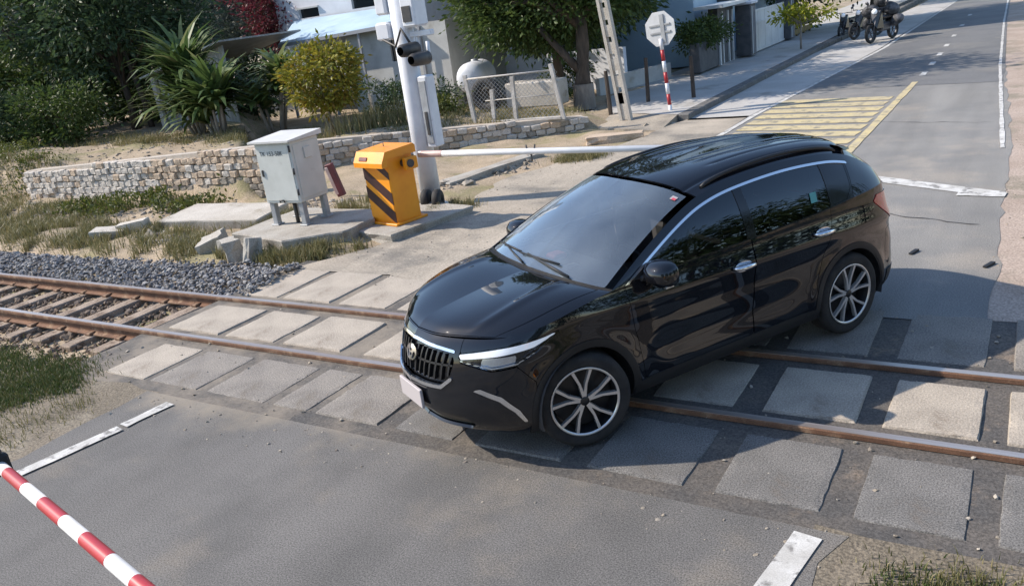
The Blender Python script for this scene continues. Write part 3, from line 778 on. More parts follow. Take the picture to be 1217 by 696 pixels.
d_rear = sdf(GX, GZ, [(-0.262, 1.3), (-0.252, 0.6), (-0.222, 0.2), (-0.90, 0.20), (-0.905, 0.55), (-1.02, 0.80), (-1.10, 1.0), (-1.13, 1.3)])
d_front = np.where(GYY > 0.5, d_front, 1); d_rear = np.where(GYY > 0.5, d_rear, 1)
hl = np.where(GX > 0, sdf(GL, GZ, [(.505, .800), (.53, .752), (.78, .705), (.95, .725), (1.09, .795), (1.235, .905), (1.12, .885), (.80, .846)], 0.004), 1)
gr = np.where(GX > 0, sdf(GL, GZ, [(-.2, .815), (.34, .808), (.452, .780), (.47, .745), (.44, .64), (.36, .59), (-.2, .58)], 0.012), 1)
lowint = np.where(GX > 0, sdf(GL, GZ, [(-.2, .36), (.50, .36), (.58, .30), (.50, .245), (-.2, .245)], 0.01), 1)
fogp = np.where(GX > 0, sdf(GL, GZ, [(.64, .565), (.70, .575), (.85, .52), (.95, .42), (.985, .33), (.965, .33), (.92, .41), (.83, .495), (.70, .545)], 0.004), 1)
tl = np.where(GX < 0, sdf(rearl, GZ, [(.34, .97), (.38, .85), (.62, .80), (.84, .83), (1.13, 1.03), (1.06, 1.07), (.70, 1.05)], 0.006), 1)
bump_f = np.where(GX > 0, sdf(GL, GZ, [(-.2, .96), (.49, .96), (.515, .80), (.53, .745), (.78, .695), (.96, .715), (1.02, .66), (1.08, .60), (1.10, .1), (-.2, .1)]), 1)
bump_r = np.where(GX < 0, sdf(rearl, GZ, [(-.2, .70), (.62, .70), (.80, .78), (.98, .75), (1.03, .60), (1.03, .1), (-.2, .1)]), 1)
tgate = np.where(GX < 0, sdf(rearl, GZ, [(-.2, 1.3), (.56, 1.3), (.60, .95), (.60, .705), (-.2, .705)]), 1)
mx, mn = np.maximum, np.minimum
both('wheel_arch_cladding', G1, mx(clad + .001, -archf), 'car_plastic', car, off=0.006, rim=0.03)
base = mx(-archf, -clad)
doorF = both('front_door', G1, mx(d_front + g, base), 'car_paint', car, rim=0.02)
doorR = both('rear_door', G1, mx(d_rear + g, base), 'car_paint', car, rim=0.02)
holes = mn(mn(hl, gr), mn(lowint, tl))
both('front_bumper', G1, mx(mx(bump_f + g, base), -mn(holes, fogp)), 'car_paint', car, rim=0.02)
both('rear_bumper', G1, mx(mx(bump_r + g, base), -tl), 'car_paint', car, rim=0.02)
both('tailgate', G1, mx(tgate + g, -tl), 'car_paint', car, rim=0.02)
restf = mx(mx(base, -mn(mn(d_front, d_rear) - g, mn(mn(bump_f, bump_r), tgate) - g)), -holes)
both('front_wing', G1, mx(restf, 0.3 - GX), 'car_paint', car, rim=0.02, keep=True)
both('rear_quarter', G1, mx(restf, GX + 0.3), 'car_paint', car, rim=0.02, keep=True)
both('lower_intake', G1, lowint, 'gloss_black', car, off=-0.03, rim=0)
HL = both('headlight', G1, hl + .002, 'lamp_glass', car, off=0.002, rim=0.02)
strip = np.where(GX > 0, sdf(GL, GZ, [(.515, .795), (.535, .770), (.80, .798), (1.05, .835), (1.20, .893), (1.12, .878), (.80, .838)], 0.003), 1)
for k, h in enumerate(HL):
    mrr = bool(k)
    panel('headlight_housing', G1, hl + .004, 'gloss_black', h, off=-0.035, rim=0, mirror=mrr)
    panel('light_bar', G1, strip, 'lamp_white', h, off=0.004, rim=0.01, mirror=mrr)
    lens = np.where(GX > 0, sdf(GL, GZ, [(.70, .765), (.70, .725), (.93, .74), (.93, .775)], 0.012), 1)
    panel('lamp_lens', G1, lens, 'chrome', h, off=-0.02, rim=0.01, mirror=mrr)
    under = np.where(GX > 0, np.abs(sdf(GL, GZ, [(.53, .757), (.78, .712), (.95, .731), (1.08, .80), (.95, .735), (.78, .716)])) - .004, 1)
    panel('chrome_edge', G1, mx(under, hl), 'chrome', h, off=0.001, rim=0.004, mirror=mrr)
both('taillight', G1, tl + .002, 'lamp_red', car, off=0.006, rim=0.02)
both('fog_trim', G1, fogp + .002, 'chrome', car, off=0.006, rim=0.02)
# grille: dark mesh, vertical bars, chrome surround and badge bar
GRI = both('grille', G1, gr, 'gloss_black', car, off=-0.035, rim=0)
for k, h in enumerate(GRI):
    mrr = bool(k)
    ys = np.arange(0.045, 0.47, 0.062)
    for j, yv in enumerate(ys):
        fld = mx(np.abs(GL - yv - (GZ - .6) * 0.12) - 0.008, mx(gr + .02, -(GZ - .60)))
        panel('grille_bar', G1, fld, 'alloy_dark', h, off=-0.014, rim=0.02, mirror=mrr)
    panel('grille_crossbar', G1, mx(np.abs(GZ - .715) - .007, gr + .01), 'alloy_dark', h, off=-0.014, rim=0.015, mirror=mrr)
    panel('chrome_strip', G1, mx(np.abs(GZ - .838 + .03 * (GL / .5) ** 2) - .009, GL - .47), 'chrome', h, off=0.006, rim=0.02, mirror=mrr)
    el = np.sqrt((GL / .085) ** 2 + ((GZ - .735) / .056) ** 2); el2 = np.sqrt((GL / .030) ** 2 + ((GZ - .738) / .050) ** 2); el3 = np.sqrt((GL / .062) ** 2 + ((GZ - .757) / .022) ** 2)
    panel('badge', G1, mn(mn(np.abs(el - .90) - .10, np.abs(el2 - .82) - .22), np.abs(el3 - .8) - .22) * .05 + np.where(GX > 0, 0, 9), 'chrome', h, off=0.004, rim=0.02, mirror=mrr)
    panel('badge_back', G1, (el - 1.0) * .05 + np.where(GX > 0, 0, 9), 'gloss_black', h, off=-.004, rim=0.02, mirror=mrr)
    low = np.where(GX > 0, np.abs(sdf(GL, GZ, [(-.3, .9), (.51, .9), (.50, .75), (.465, .63), (.375, .565), (-.3, .553)], .0)) - .012, 1)
    panel('chrome_surround', G1, mx(low, GZ - .64), 'chrome', h, off=0.010, rim=0.03, mirror=mrr)
px0 = float(sidept(np.array(0.0), np.array(0.43))[0])
npb = MB().box(px0 - .002, px0 + .020, -.19, .19, .375, .515, 0.004).build('number_plate', 'plate_white', car)

# ---- bonnet and wings' upper faces
a_ = np.linspace(0, 1, 90); v_ = np.linspace(0, 1, 60)
class Rev:
    def __init__(s, c): s.c = c
    def __call__(s, u): return s.c(1 - np.asarray(u, float))
S, A, Vv = coons(e_front, cowl, e_fender, c_hood, a_, v_)
dome = 0.052 * (1 - (1 - np.clip(Vv * 1.0, 0, 1)) ** 3.2) * (1 - Vv) * np.sin(PI * np.clip(A * 0.96 + .04, 0, 1)) ** 0.6 * 2.0
crease = 0.010 * np.exp(-((Vv - 0.36 - 0.06 * A) / 0.05) ** 2) * sstep(0.0, .2, A) * sstep(1.0, .8, A)
S[..., 2] += dome + crease
G2 = Grid(S).orient((1.3, 0, 0))
sh = 0.125 - 0.03 * A
bf = mx(mx(sh - Vv, 0.012 - A), A - 0.965)
bf = bf * 0.8
panel('bonnet', G2, mx(bf + .003, Vv - 2), 'car_paint', car, rim=0.015)
panel('bonnet', G2, mx(bf + .003, Vv - 2), 'car_paint', car, rim=0.015, mirror=True)
both('wing_top', G2, mx(-bf + .003, A - 0.97), 'car_paint', car, rim=0.012)
both('cowl_panel', G2, mx(0.972 - A, sh - Vv), 'car_plastic', car, rim=0.01)
both('wing_corner', G2, mx(0.965 - A, Vv - sh), 'car_paint', car, rim=0.0)

# ---- side glass and pillars
s_ = np.linspace(0, 1, 260); w_ = np.linspace(0, 1, 40)
SS, WW = np.meshgrid(s_, w_, indexing='ij')
bl = e_belt(s_)[:, None, :]; rl = Rcv(s_)[:, None, :]
S = bl * (1 - WW[..., None]) + rl * WW[..., None]
S[..., 1] += 0.026 * np.sin(PI * WW) * np.clip((rl[..., 2] - bl[..., 2]) / .4, 0, 1)
G3 = Grid(S).orient((0, 0, 1.2))
X3, Z3 = S[..., 0], S[..., 2]
zr = np.interp(X3, rp[::-1, 0], rp[::-1, 2]); hgt3 = rl[..., 2] - bl[..., 2]
top_d = (1 - WW) * np.maximum(hgt3, .02)             # height below the roof rail
bot_d = WW * np.maximum(hgt3, .02)
win = mx(0.062 - top_d, 0.012 - bot_d)
wf_ = mx(win, sdf(X3, Z3, [(1.2, .9), (1.2, 1.9), (-0.235, 1.9), (-0.215, .9)]))
wf_ = mx(wf_, X3 - 0.74)
wrr = mx(win, sdf(X3, Z3, [(-0.315, .9), (-0.315, 1.9), (-1.22, 1.9), (-1.09, .9)]))
wq = mx(win, sdf(X3, Z3, [(-1.135, .9), (-1.235, 1.9), (-1.62, 1.9), (-1.40, 1.20), (-1.33, 1.145)], .0))
quarter = mx(mx(win, 0.755 - X3), X3 - 0.93)
ws = both('side_window', G3, wf_, 'tinted_glass', car, off=-0.006, rim=0.0)
ws2 = both('side_window', G3, wrr, 'tinted_glass', car, off=-0.006, rim=0.0)
ws3 = both('quarter_window', G3, wq, 'gloss_black', car, off=-0.004, rim=0.0)
both('mirror_sail', G3, quarter, 'car_plastic', car, off=-0.002, rim=0.006)
allw = mn(mn(wf_, wrr), mn(wq, quarter))
blackp = mx(mx(0.058 - top_d, sdf(X3, Z3, [(0.9, .9), (0.9, 1.9), (-1.66, 1.9), (-1.40, 1.15), (-1.28, .9)])), -1)
both('window_pillar', G3, mx(blackp, -allw + .003), 'gloss_black', car, off=-0.002, rim=0.008)
both('roof_side', G3, mx(-blackp + .002, -allw), 'car_paint', car, rim=0.01)
chr_ = mx(np.abs(top_d - 0.060) - .0085, mx(X3 - 1.0, -X3 - 1.50))
both('window_trim', G3, chr_, 'chrome', car, off=0.004, rim=0.008)

# ---- windscreen, roof, rear window
S, A, Vv = coons(cowl, header, rseg(0, U_H), c_ws, np.linspace(0, 1, 50), np.linspace(0, 1, 50))
G4 = Grid(S); G4.orient((0.2, 0, 1.0)); S += G4.N * (0.030 * np.sin(PI * A) * np.sin(PI * Vv * .5) ** .7)[..., None]
G4 = Grid(S).orient((0.2, 0, 1.0))
wsf = mx(mx(0.075 - Vv * 1.0 - 0.0 * A, 0.02 - A), A - 0.965)
W1 = panel('windscreen', G4, wsf + .002, 'windscreen_glass', car, off=-0.004, rim=0.0)
W2 = panel('windscreen', G4, wsf + .002, 'windscreen_glass', car, off=-0.004, rim=0.0, mirror=True)
both('windscreen_pillar', G4, mx(-wsf, -(0.02 - A)), 'car_paint', car, rim=0.012)
both('windscreen_foot', G4, mx(A - 0.02, -1), 'car_plastic', car, rim=0.01)
band = mx(mx(mn(Vv - 0.115, mn(A - 0.06, 0.93 - A)), wsf), -1)
0 and both('windscreen_border', G4, band, 'gloss_black', car, off=-0.008, rim=0.0)
S, A, Vv = coons(header, rearhdr, rseg(U_H, U_B), c_roof, np.linspace(0, 1, 110), np.linspace(0, 1, 70))
S[..., 2] += 0.028 * np.sin(PI * Vv) * np.sin(PI * A) ** .5 * (1 - Vv)
for vc in (0.36, 0.56, 0.76):
    S[..., 2] -= 0.008 * np.exp(-((Vv - vc) / .022) ** 2) * sstep(.20, .30, A) * sstep(.97, .9, A)
S[..., 2] -= 0.010 * np.exp(-((Vv - 0.155) / .02) ** 2)
G5 = Grid(S).orient((-.8, 0, 0))
sunr = mx(mx(.20 - Vv, .0 - A), A - .045)
both('roof', G5, Vv - 2, 'car_paint', car, rim=0.012)
S6, A6, V6 = coons(rearhdr, Rev(Rev(e_rear)), rseg(U_B, 1.0), c_back, np.linspace(0, 1, 40), np.linspace(0, 1, 40))
G6 = Grid(S6).orient((-.8, 0, 1.0))
rwf = mx(mx(.18 - V6, .12 - A6), A6 - .90)
both('rear_window', G6, rwf + .004, 'tinted_glass', car, off=-0.004, rim=0)
both('tailgate_frame', G6, -rwf + .002, 'car_paint', car, rim=0.012)
# spoiler above the rear window
sp = MB()
sv = []
for yy in np.linspace(-.62, .62, 21):
    k = 1 - (yy / .64) ** 2 * .55
    sv += [(-1.50, yy, 1.462 + .058 * k), (-1.60 - .07 * k, yy * .97, 1.425 + .062 * k), (-1.62 - .07 * k, yy * .97, 1.408 + .062 * k), (-1.58, yy, 1.415 + .05 * k)]
sp.add(sv, [(4*i+a, 4*i+(a+1) % 4, 4*i+4+(a+1) % 4, 4*i+4+a) for i in range(20) for a in range(4)] + [(0, 1, 2, 3), (83, 82, 81, 80)])
sp.build('spoiler', 'car_paint', car)
# roof rails
for sgn in (1, -1):
    us = np.linspace(U_H + .03, U_B - .02, 30); pts = Rcv(us)
    lift = 0.032 * np.sin(PI * np.linspace(0, 1, 30)) ** .35
    MB().tube([(p[0], sgn * (p[1] - .045), p[2] + .02 + l) for p, l in zip(pts, lift)], 0.016, 8).build('roof_rail', 'car_plastic', car)

# ---- underbody, wheel wells and cabin
ub = MB().box(-1.85, 1.7, -.55, .55, .20, .42); ub.box(-.92, .92, -.80, .80, .22, .40)
ub.build('underbody', 'cabin', car)
ut = [tuple(q) for q in plan(np.linspace(0, .175, 24))]; ut = [(x - .13, y * .93) for x, y in ut]
ut = ut + [(1.0, .55), (1.0, -.55)] + [(x, -y) for x, y in reversed(ut[1:])]
MB().prism(ut, .215, .235, 'xy').build('undertray', 'cabin', car)
for wx in (WFX, WRX):
    for sgn in (1, -1):
        prof = []
        mb = MB(); n = 22; v = []
        for k in range(n + 1):
            a = -0.25 + (PI + 0.5) * k / n
            x = wx + (ARCH + .012) * math.cos(a); z = WZ + (ARCH + .012) * math.sin(a)
            v += [(x, sgn * .905, z), (x, sgn * .58, z)]
        f = [(2*k, 2*k+1, 2*k+3, 2*k+2) for k in range(n)]; f.append(tuple(2*k+1 for k in range(n + 1)))
        mb.add(v, f); mb.build('wheel_well', 'cabin', car)
dash = MB().box(.62, 1.06, -.72, .72, .70, 1.03, .05); dash.build('dashboard', 'cabin', car)
for (sx, sy) in ((.05, .36), (.05, -.36), (-.85, .38), (-.85, -.38)):
    st = MB().box(sx - .25, sx + .28, sy - .25, sy + .25, .50, .66, .05)
    st.box(sx - .36, sx - .20, sy - .24, sy + .24, .58, 1.15, .05, rot=Matrix.Rotation(-.22, 3, 'Y'), piv=(sx - .28, sy, .6))
    st.box(sx - .46, sx - .36, sy - .13, sy + .13, 1.16, 1.34, .03)
    st.build('seat', 'cabin', car)
MB().lathe([(0.185, -.012), (0.197, 0), (0.185, .012), (0.173, 0)], 28, closed=True).build('steering_wheel', 'cabin', car, (0.46, .36, .98)).rotation_euler = (0, -1.1, 0)
fl = MB().box(.78, .90, -.22, -.08, 1.03, 1.07, .012); fl.build('dashboard_ornament', 'cabin_red', car)
fl = MB().box(.84, .98, .10, .20, 1.03, 1.04, .003); fl.build('paper_slip', 'cabin_light', car)
MB().box(.30, .34, -.11, .11, 1.36, 1.42, .01).build('rear_view_mirror', 'cabin', car)
# stickers on the glass
def on_grid(Gd, A_, V_, dx, dy, m, name, parent, off=0.004):
    pass
i, j = int(.86 * 49), int(.16 * 49)
def patch(Gd, i0, i1, j0, j1, name, m, parent, off=.002):
    P = Gd.S + Gd.N * off; v = P[i0:i1+1, j0:j1+1].reshape(-1, 3); n = i1-i0+1; k = j1-j0+1
    MB().add(v, [(a*k+b, (a+1)*k+b, (a+1)*k+b+1, a*k+b+1) for a in range(n-1) for b in range(k-1)]).build(name, m, parent)
patch(G4, 43, 45, 6, 9, 'inspection_sticker', 'plate_white', car, .0015)
patch(G4, 43, 44, 6, 8, 'inspection_sticker', 'sticker_red', car, .003)
patch(G3, 172, 178, 8, 15, 'window_sticker', 'sticker_teal', car, .0005)

# ---- door mirrors, handles, wipers
for sgn in (1, -1):
    v = []; n = 14
    prof = [(0.00, .20), (.05, .55), (.11, .85), (.17, 1.0), (.22, .93), (.245, .6)]
    rows = []
    for (dx, k) in [(0.10, .15), (0.085, .60), (0.045, .90), (0.0, 1.0), (-0.045, .98), (-.062, .93)]:
        rows.append([(0.70 + dx, sgn * (0.985 + .135 * k * math.copysign(abs(math.cos(a)) ** .7, math.cos(a))), 1.085 + .090 * k * math.copysign(abs(math.sin(a)) ** .7, math.sin(a))) for a in np.linspace(0, 2*PI, n, endpoint=False)])
    mb = MB(); mb.add([q for r in rows for q in r], [(r*n+a, r*n+(a+1) % n, (r+1)*n+(a+1) % n, (r+1)*n+a) for r in range(5) for a in range(n)] + [tuple(range(n))], True)
    mr_ = mb.build('door_mirror', 'car_paint', car)
    gl = MB(); gl.add([(q[0] - .002, q[1], q[2]) for q in rows[-1]], [tuple(range(n))]); gl.build('mirror_glass', 'chrome', mr_)
    MB().box(.66, .80, sgn * .875 - .03, sgn * .875 + .03, 1.035, 1.075, .012).build('mirror_arm', 'car_plastic', mr_)
    MB().box(.665, .735, sgn * 0.985 - .10, sgn * 0.985 + .10, 1.006, 1.018, .003).build('mirror_trim', 'alloy', mr_)
def surf_y(x, z):
    t = t_at(x, .2, .9); return float(sidept(np.array(t), np.array(z))[1])
for (hx0, hz, dr) in ((-0.12, .905, doorF), (-0.98, .945, doorR)):
    for k, sgn in enumerate((1, -1)):
        y0 = surf_y(hx0, hz)
        mb = MB().tube([(hx0 + .105, sgn * (y0 + .004), hz + .006), (hx0 + .08, sgn * (y0 + .034), hz + .004), (hx0, sgn * (y0 + .042), hz), (hx0 - .08, sgn * (y0 + .034), hz - .004), (hx0 - .105, sgn * (y0 + .004), hz - .006)], [.013, .019, .022, .019, .013], 8)
        h = mb.build('door_handle', 'chrome', dr[k])
        cup = MB()
        cp = [(hx0 + .085 * math.cos(a), sgn * (y0 + .004), hz + .040 * math.sin(a)) for a in np.linspace(0, 2*PI, 18, endpoint=False)]
        cup.add(cp + [(hx0, sgn * (y0 + .005), hz)], [(i, (i+1) % 18, 18) for i in range(18)]).build('handle_cup', 'chrome', dr[k])
for (ya, yb, xa, xb) in ((.50, -.12, 1.045, 1.00), (-.08, -.62, 1.075, .985)):
    def wp(y, lift):   # point on the windscreen foot
        q = cowl(1 - abs(y) / .87); return (float(q[0]) - lift * .86, y, float(q[2]) + lift * .52)
    mb = MB().tube([wp(ya, .015), wp(ya * .6 + yb * .4, .055), wp(yb, .10)], [.010, .009, .006], 6)
    mb.tube([wp(ya * .55 + yb * .45 + .10, .095), wp(yb - .10, .085)], .007, 5)
    mb.build('wiper', 'car_plastic', car, (0, 0, .022))

# ---- wheels
def wheel(x, y, sgn, steer):
    e = empty('wheel', (x, y, 0.335), steer if sgn > 0 else steer)
    e.parent = car
    s_ = sgn
    ty = MB().lathe([(.245, -.095 * s_), (.30, -.112 * s_), (.325, -.102 * s_), (.338, -.075 * s_), (.340, 0), (.338, .075 * s_), (.325, .102 * s_), (.30, .112 * s_), (.245, .098 * s_)], 48, 'y'); ty.build('tyre', 'tyre', e)
    MB().lathe([(.246, .10 * s_), (.252, .104 * s_), (.250, .108 * s_), (.240, .106 * s_), (.234, .098 * s_)], 48, 'y').build('rim', 'alloy', e)
    MB().lathe([(.234, .0975 * s_), (.226, .06 * s_), (.215, -.09 * s_)], 48, 'y').build('rim_barrel', 'alloy_dark', e)
    MB().lathe([(.214, .0), (.05, .005 * s_), (0.001, .005 * s_)], 32, 'y').build('brake_disc', 'alloy_dark', e)
    MB().lathe([(.001, .092 * s_), (.030, .092 * s_), (.036, .085 * s_), (.038, .03 * s_)], 20, 'y').build('hub_cap', 'alloy_dark', e)
    sp = None
    for k in range(5):
        for off in (-.16, .16):
            a0 = 2*PI*k/5 + off * .55 + .3; a1 = 2*PI*k/5 + off * 1.75 + .3
            r0, r1 = .030, .237
            def pt(r, a, w, d): return (r * math.cos(a) - w * math.sin(a), d * s_, r * math.sin(a) + w * math.cos(a))
            v = []
            for (r, a, w, d) in ((r0, a0, .015, .088), (.13, (a0*.5+a1*.5), .0105, .094), (r1, a1, .0135, .100)):
                v += [pt(r, a, -w, d - .028), pt(r, a, -w * .8, d), pt(r, a, w * .8, d), pt(r, a, w, d - .028)]
            mb = MB().add(v, [(4*i+q, 4*i+(q+1) % 4, 4*i+4+(q+1) % 4, 4*i+4+q) for i in range(2) for q in range(4)] + [(3, 2, 1, 0), (8, 9, 10, 11)])
            mb.build('spoke', 'alloy', e)
    return e
STEER = math.radians(-17)
for sgn in (1, -1):
    wheel(WFX, sgn * .79, sgn, STEER); wheel(WRX, sgn * .79, sgn, 0)

# ================================================================== objects left of the crossing
mat('cabinet_grey', (0.58, 0.59, 0.55), (0.52, 0.53, 0.49), 3.0, 0.5, 0.05, 60, c3=(0.36, 0.35, 0.31), scale3=3.5, lo3=0.60, hi3=0.78)
mat('cabinet_roof', (0.62, 0.61, 0.58), (0.54, 0.53, 0.50), 3.0, 0.55)
mat('dark_metal', (0.035, 0.035, 0.038), (0.06, 0.055, 0.05), 8, 0.5, 0.1, 60)
mat('galv', (0.40, 0.41, 0.42), (0.30, 0.31, 0.32), 6, 0.5, metal=0.3)
mat('orange_paint', (0.86, 0.325, 0.012), (0.78, 0.27, 0.010), 2.5, 0.42, 0.05, 40, c3=(0.50, 0.20, 0.04), scale3=5.0, lo3=0.64, hi3=0.78)
mat('stripe_black', (0.03, 0.010, 0.009), (0.05, 0.016, 0.012), 6, 0.5)
mat('post_white', (0.74, 0.75, 0.77), (0.64, 0.65, 0.68), 3.0, 0.5, c3=(0.45, 0.43, 0.40), scale3=4.0, lo3=0.62, hi3=0.75)
mat('boom_white', (0.74, 0.74, 0.74), (0.66, 0.66, 0.66), 6.0, 0.4, c3=(0.52, 0.50, 0.47), scale3=6.0, lo3=0.62, hi3=0.74)
mat('boom_red', (0.46, 0.028, 0.035), (0.38, 0.03, 0.035), 6.0, 0.4)
mat('boom_pink', (0.55, 0.36, 0.31), (0.62, 0.46, 0.41), 6.0, 0.5)
mat('dark_red', (0.17, 0.035, 0.04), (0.11, 0.03, 0.03), 7, 0.6)
mat('concrete', (0.41, 0.385, 0.34), (0.33, 0.30, 0.255), 2.2, 0.9, 0.5, 45, c3=(0.23, 0.20, 0.16), scale3=2.4, lo3=0.55, hi3=0.7, fine=0.25, fscale=60, bdist=0.012)
mat('concrete_pale', (0.52, 0.48, 0.42), (0.43, 0.39, 0.33), 2.0, 0.9, 0.4, 50, c3=(0.30, 0.26, 0.20), scale3=2.4, lo3=0.58, hi3=0.72, fine=0.2, fscale=60)
mat('stone_pale', (0.60, 0.55, 0.49), (0.50, 0.455, 0.40), 4.0, 0.92, 0.6, 40, fine=0.25, fscale=60)
mat('stone_tan', (0.55, 0.43, 0.32), (0.46, 0.36, 0.265), 4.0, 0.92, 0.6, 40, fine=0.25, fscale=60)
mat('stone_dark', (0.36, 0.31, 0.25), (0.28, 0.245, 0.20), 4.0, 0.92, 0.6, 40, fine=0.25, fscale=60)
mat('mortar', (0.52, 0.46, 0.39), (0.44, 0.38, 0.31), 6.0, 0.95, 0.5, 40)
mat('wood_dark', (0.045, 0.035, 0.028), (0.08, 0.062, 0.05), 7.0, 0.85, 0.6, 30, stretch=(3, 3, .4))
mat('text_dark', (0.05, 0.06, 0.06), rough=0.6)
mat('sign_grey', (0.60, 0.61, 0.62), (0.50, 0.51, 0.52), 4, 0.45)
mat('black_rubber', (0.016, 0.016, 0.017), (0.03, 0.03, 0.03), 7, 0.75, 0.2, 40)

# ---- rubble retaining wall, stone by stone
def stone_mesh(seed, w, h, d):
    rr = random.Random(seed); v = []
    for (y, k) in ((0, 1.0), (-d * .75, 1.0), (-d, .80)):
        for (a, b) in ((-1, -1), (0, -1.06), (1, -1), (1.04, 0), (1, 1), (0, 1.05), (-1, 1), (-1.05, 0)):
            v.append((a * k * w / 2 + rr.uniform(-.012, .012), y + rr.uniform(-.008, .008), b * k * h / 2 + rr.uniform(-.010, .010)))
    f = [tuple(range(16, 24))] + [(r*8+i, r*8+(i+1) % 8, r*8+8+(i+1) % 8, r*8+8+i) for r in range(2) for i in range(8)]
    return v, f
STM = {}
def stone_data(m, k):
    if (m, k) not in STM:
        v, f = stone_mesh(k * 7 + 1, .205, .125, .11); o = MB().add(v, f).build('stone', m); STM[(m, k)] = o.data; bpy.data.objects.remove(o)
    return STM[(m, k)]
def stone_wall(a, b, h0, h1, label, mats, z0=-.12, cap=True):
    a = Vector((*a, 0)); b = Vector((*b, 0)); L = (b - a).length; ang = math.atan2(b.y - a.y, b.x - a.x)
    w = empty('stone_wall', (a.x, a.y, z0), ang, label, 'wall')
    core = MB(); n = 16; top = []
    for i in range(n + 1):
        x = L * i / n; top.append((x, h0 + (h1 - h0) * i / n))
    core.prism([(0, -.05)] + [(L, -.05)] + list(reversed(top)), 0.03, .26, 'xz')
    core.build('wall_core', 'mortar', w)
    cols = int(L / .215); pw = L / cols
    for i in range(cols + 1):
        for r in range(12):
            x = (i + .5 * (r % 2)) * pw; z = .075 + r * .132
            hh = h0 + (h1 - h0) * x / L
            if z > hh - .03 or x > L: continue
            if random.random() < .02: continue
            m = mats(x / L, z / hh)
            o = link('stone', stone_data(m, random.randrange(5)), w, (x + random.uniform(-.012, .012), .075 + random.uniform(-.025, .015), z + random.uniform(-.01, .01)))
            o.rotation_euler = (random.uniform(-.06, .06), random.uniform(-.10, .10), random.uniform(-.08, .08))
            o.scale = (random.uniform(.90, 1.06), 1, random.uniform(.92, 1.06))
    if cap:
        cp = MB()
        for i in range(n):
            (x0, z0_), (x1, z1_) = top[i], top[i+1]
            cp.add([(x0, -.03, z0_ - .03), (x1, -.03, z1_ - .03), (x1, .30, z1_ - .03), (x0, .30, z0_ - .03), (x0, -.02, z0_ + .03), (x1, -.02, z1_ + .03), (x1, .30, z1_ + .03), (x0, .30, z0_ + .03)],
                   [(3, 2, 1, 0), (4, 5, 6, 7), (0, 1, 5, 4), (2, 3, 7, 6)] + ([(3, 0, 4, 7)] if i == 0 else []) + ([(1, 2, 6, 5)] if i == n-1 else []))
        cp.build('wall_coping', 'concrete_pale', w)
    return w
def m1(u, v):
    r = random.random()
    if u < .55: return 'stone_pale' if r < .93 else 'stone_tan'
    return ('stone_tan' if r < .7 else 'stone_pale') if v > .45 else ('stone_dark' if r < .6 else 'stone_tan')
stone_wall(WALL_A, WALL_B, .80, 1.10, 'long pale rubble stone retaining wall behind the weeds left of the cabinet', m1, cap=False)
0 and stone_wall((-7.65, 5.75), WALL_C, 1.06, .78, 'short side return of the rubble wall behind the grey cabinet', lambda u, v: random.choice(['stone_tan', 'stone_pale', 'stone_dark']))
stone_wall((-9.5, 7.41), WALL_D, .80, .42, 'low rubble stone wall below the wire fence, beyond the orange box', lambda u, v: random.choice(['stone_pale', 'stone_tan', 'stone_pale', 'stone_dark']), cap=False)

# ---- relay cabinet on legs, on a broken concrete plinth
pl = empty('concrete_plinth', (-4.55, 3.5, -.05), 0, 'low broken concrete plinth carrying the grey cabinet', 'plinth')
def rough_block(poly, z0, z1, seed, amp=.03, sub=5):
    rr = random.Random(seed); out = []
    for i in range(len(poly)):
        a, b = poly[i], poly[(i+1) % len(poly)]
        for j in range(sub): out.append((a[0]+(b[0]-a[0])*j/sub + rr.uniform(-amp, amp)*(j > 0), a[1]+(b[1]-a[1])*j/sub + rr.uniform(-amp, amp)*(j > 0)))
    n = len(out); cx = sum(p[0] for p in out)/n; cy = sum(p[1] for p in out)/n
    v = []
    for (z, k, a_) in ((z0, 1.0, amp), (z0*.5+z1*.5, .97, amp), (z1 - .02, 1.0, 0), (z1, .985, 0)):
        for p in out: v.append((cx+(p[0]-cx)*k + rr.uniform(-a_, a_)*.6, cy+(p[1]-cy)*k + rr.uniform(-a_, a_)*.6, z))
    f = [(r*n+i, r*n+(i+1) % n, (r+1)*n+(i+1) % n, (r+1)*n+i) for r in range(3) for i in range(n)] + [tuple(3*n+i for i in range(n))]
    return v, f
v, f = rough_block([(-.95, -.62), (.35, -.86), (1.02, -.35), (1.05, .30), (.55, .80), (-.95, .80)], -.05, .25, 5)
MB().add(v, f).build('plinth_block', 'concrete', pl)
for k, (x, y, sx, sy, h, rzv) in enumerate(((-1.15, -.75, .42, .30, .24, .4), (-.55, -1.0, .36, .26, .26, -.5), (-.10, -1.02, .22, .20, .30, .9))):
    v, f = rough_block([(-sx/2, -sy/2), (sx/2, -sy/2), (sx/2, sy/2), (-sx/2, sy/2)], -.05, h, 40+k, .05, 3)
    o = MB().add(v, f).build('broken_concrete_chunk', 'concrete', None, (-4.55 + x, 3.5 + y, -.03)); o.rotation_euler = (.25 - .2*k, -.3 + .25*k, rzv)
    tag(o, ['flat broken concrete chunk at the left foot of the cabinet plinth', 'tilted concrete chunk leaning against the front of the cabinet plinth', 'upright jagged concrete chunk at the front corner of the plinth'][k], 'rubble', 'broken chunks beside the plinth')
cb = empty('relay_cabinet', (-4.755, 3.62, .20), math.radians(3), 'pale grey steel trackside cabinet standing on four legs', 'cabinet')
W, D, H0, H1 = .68, .60, .34, 1.22
MB().box(-W/2, W/2, -D/2, D/2, H0, H1, .012).build('housing', 'cabinet_grey', cb)
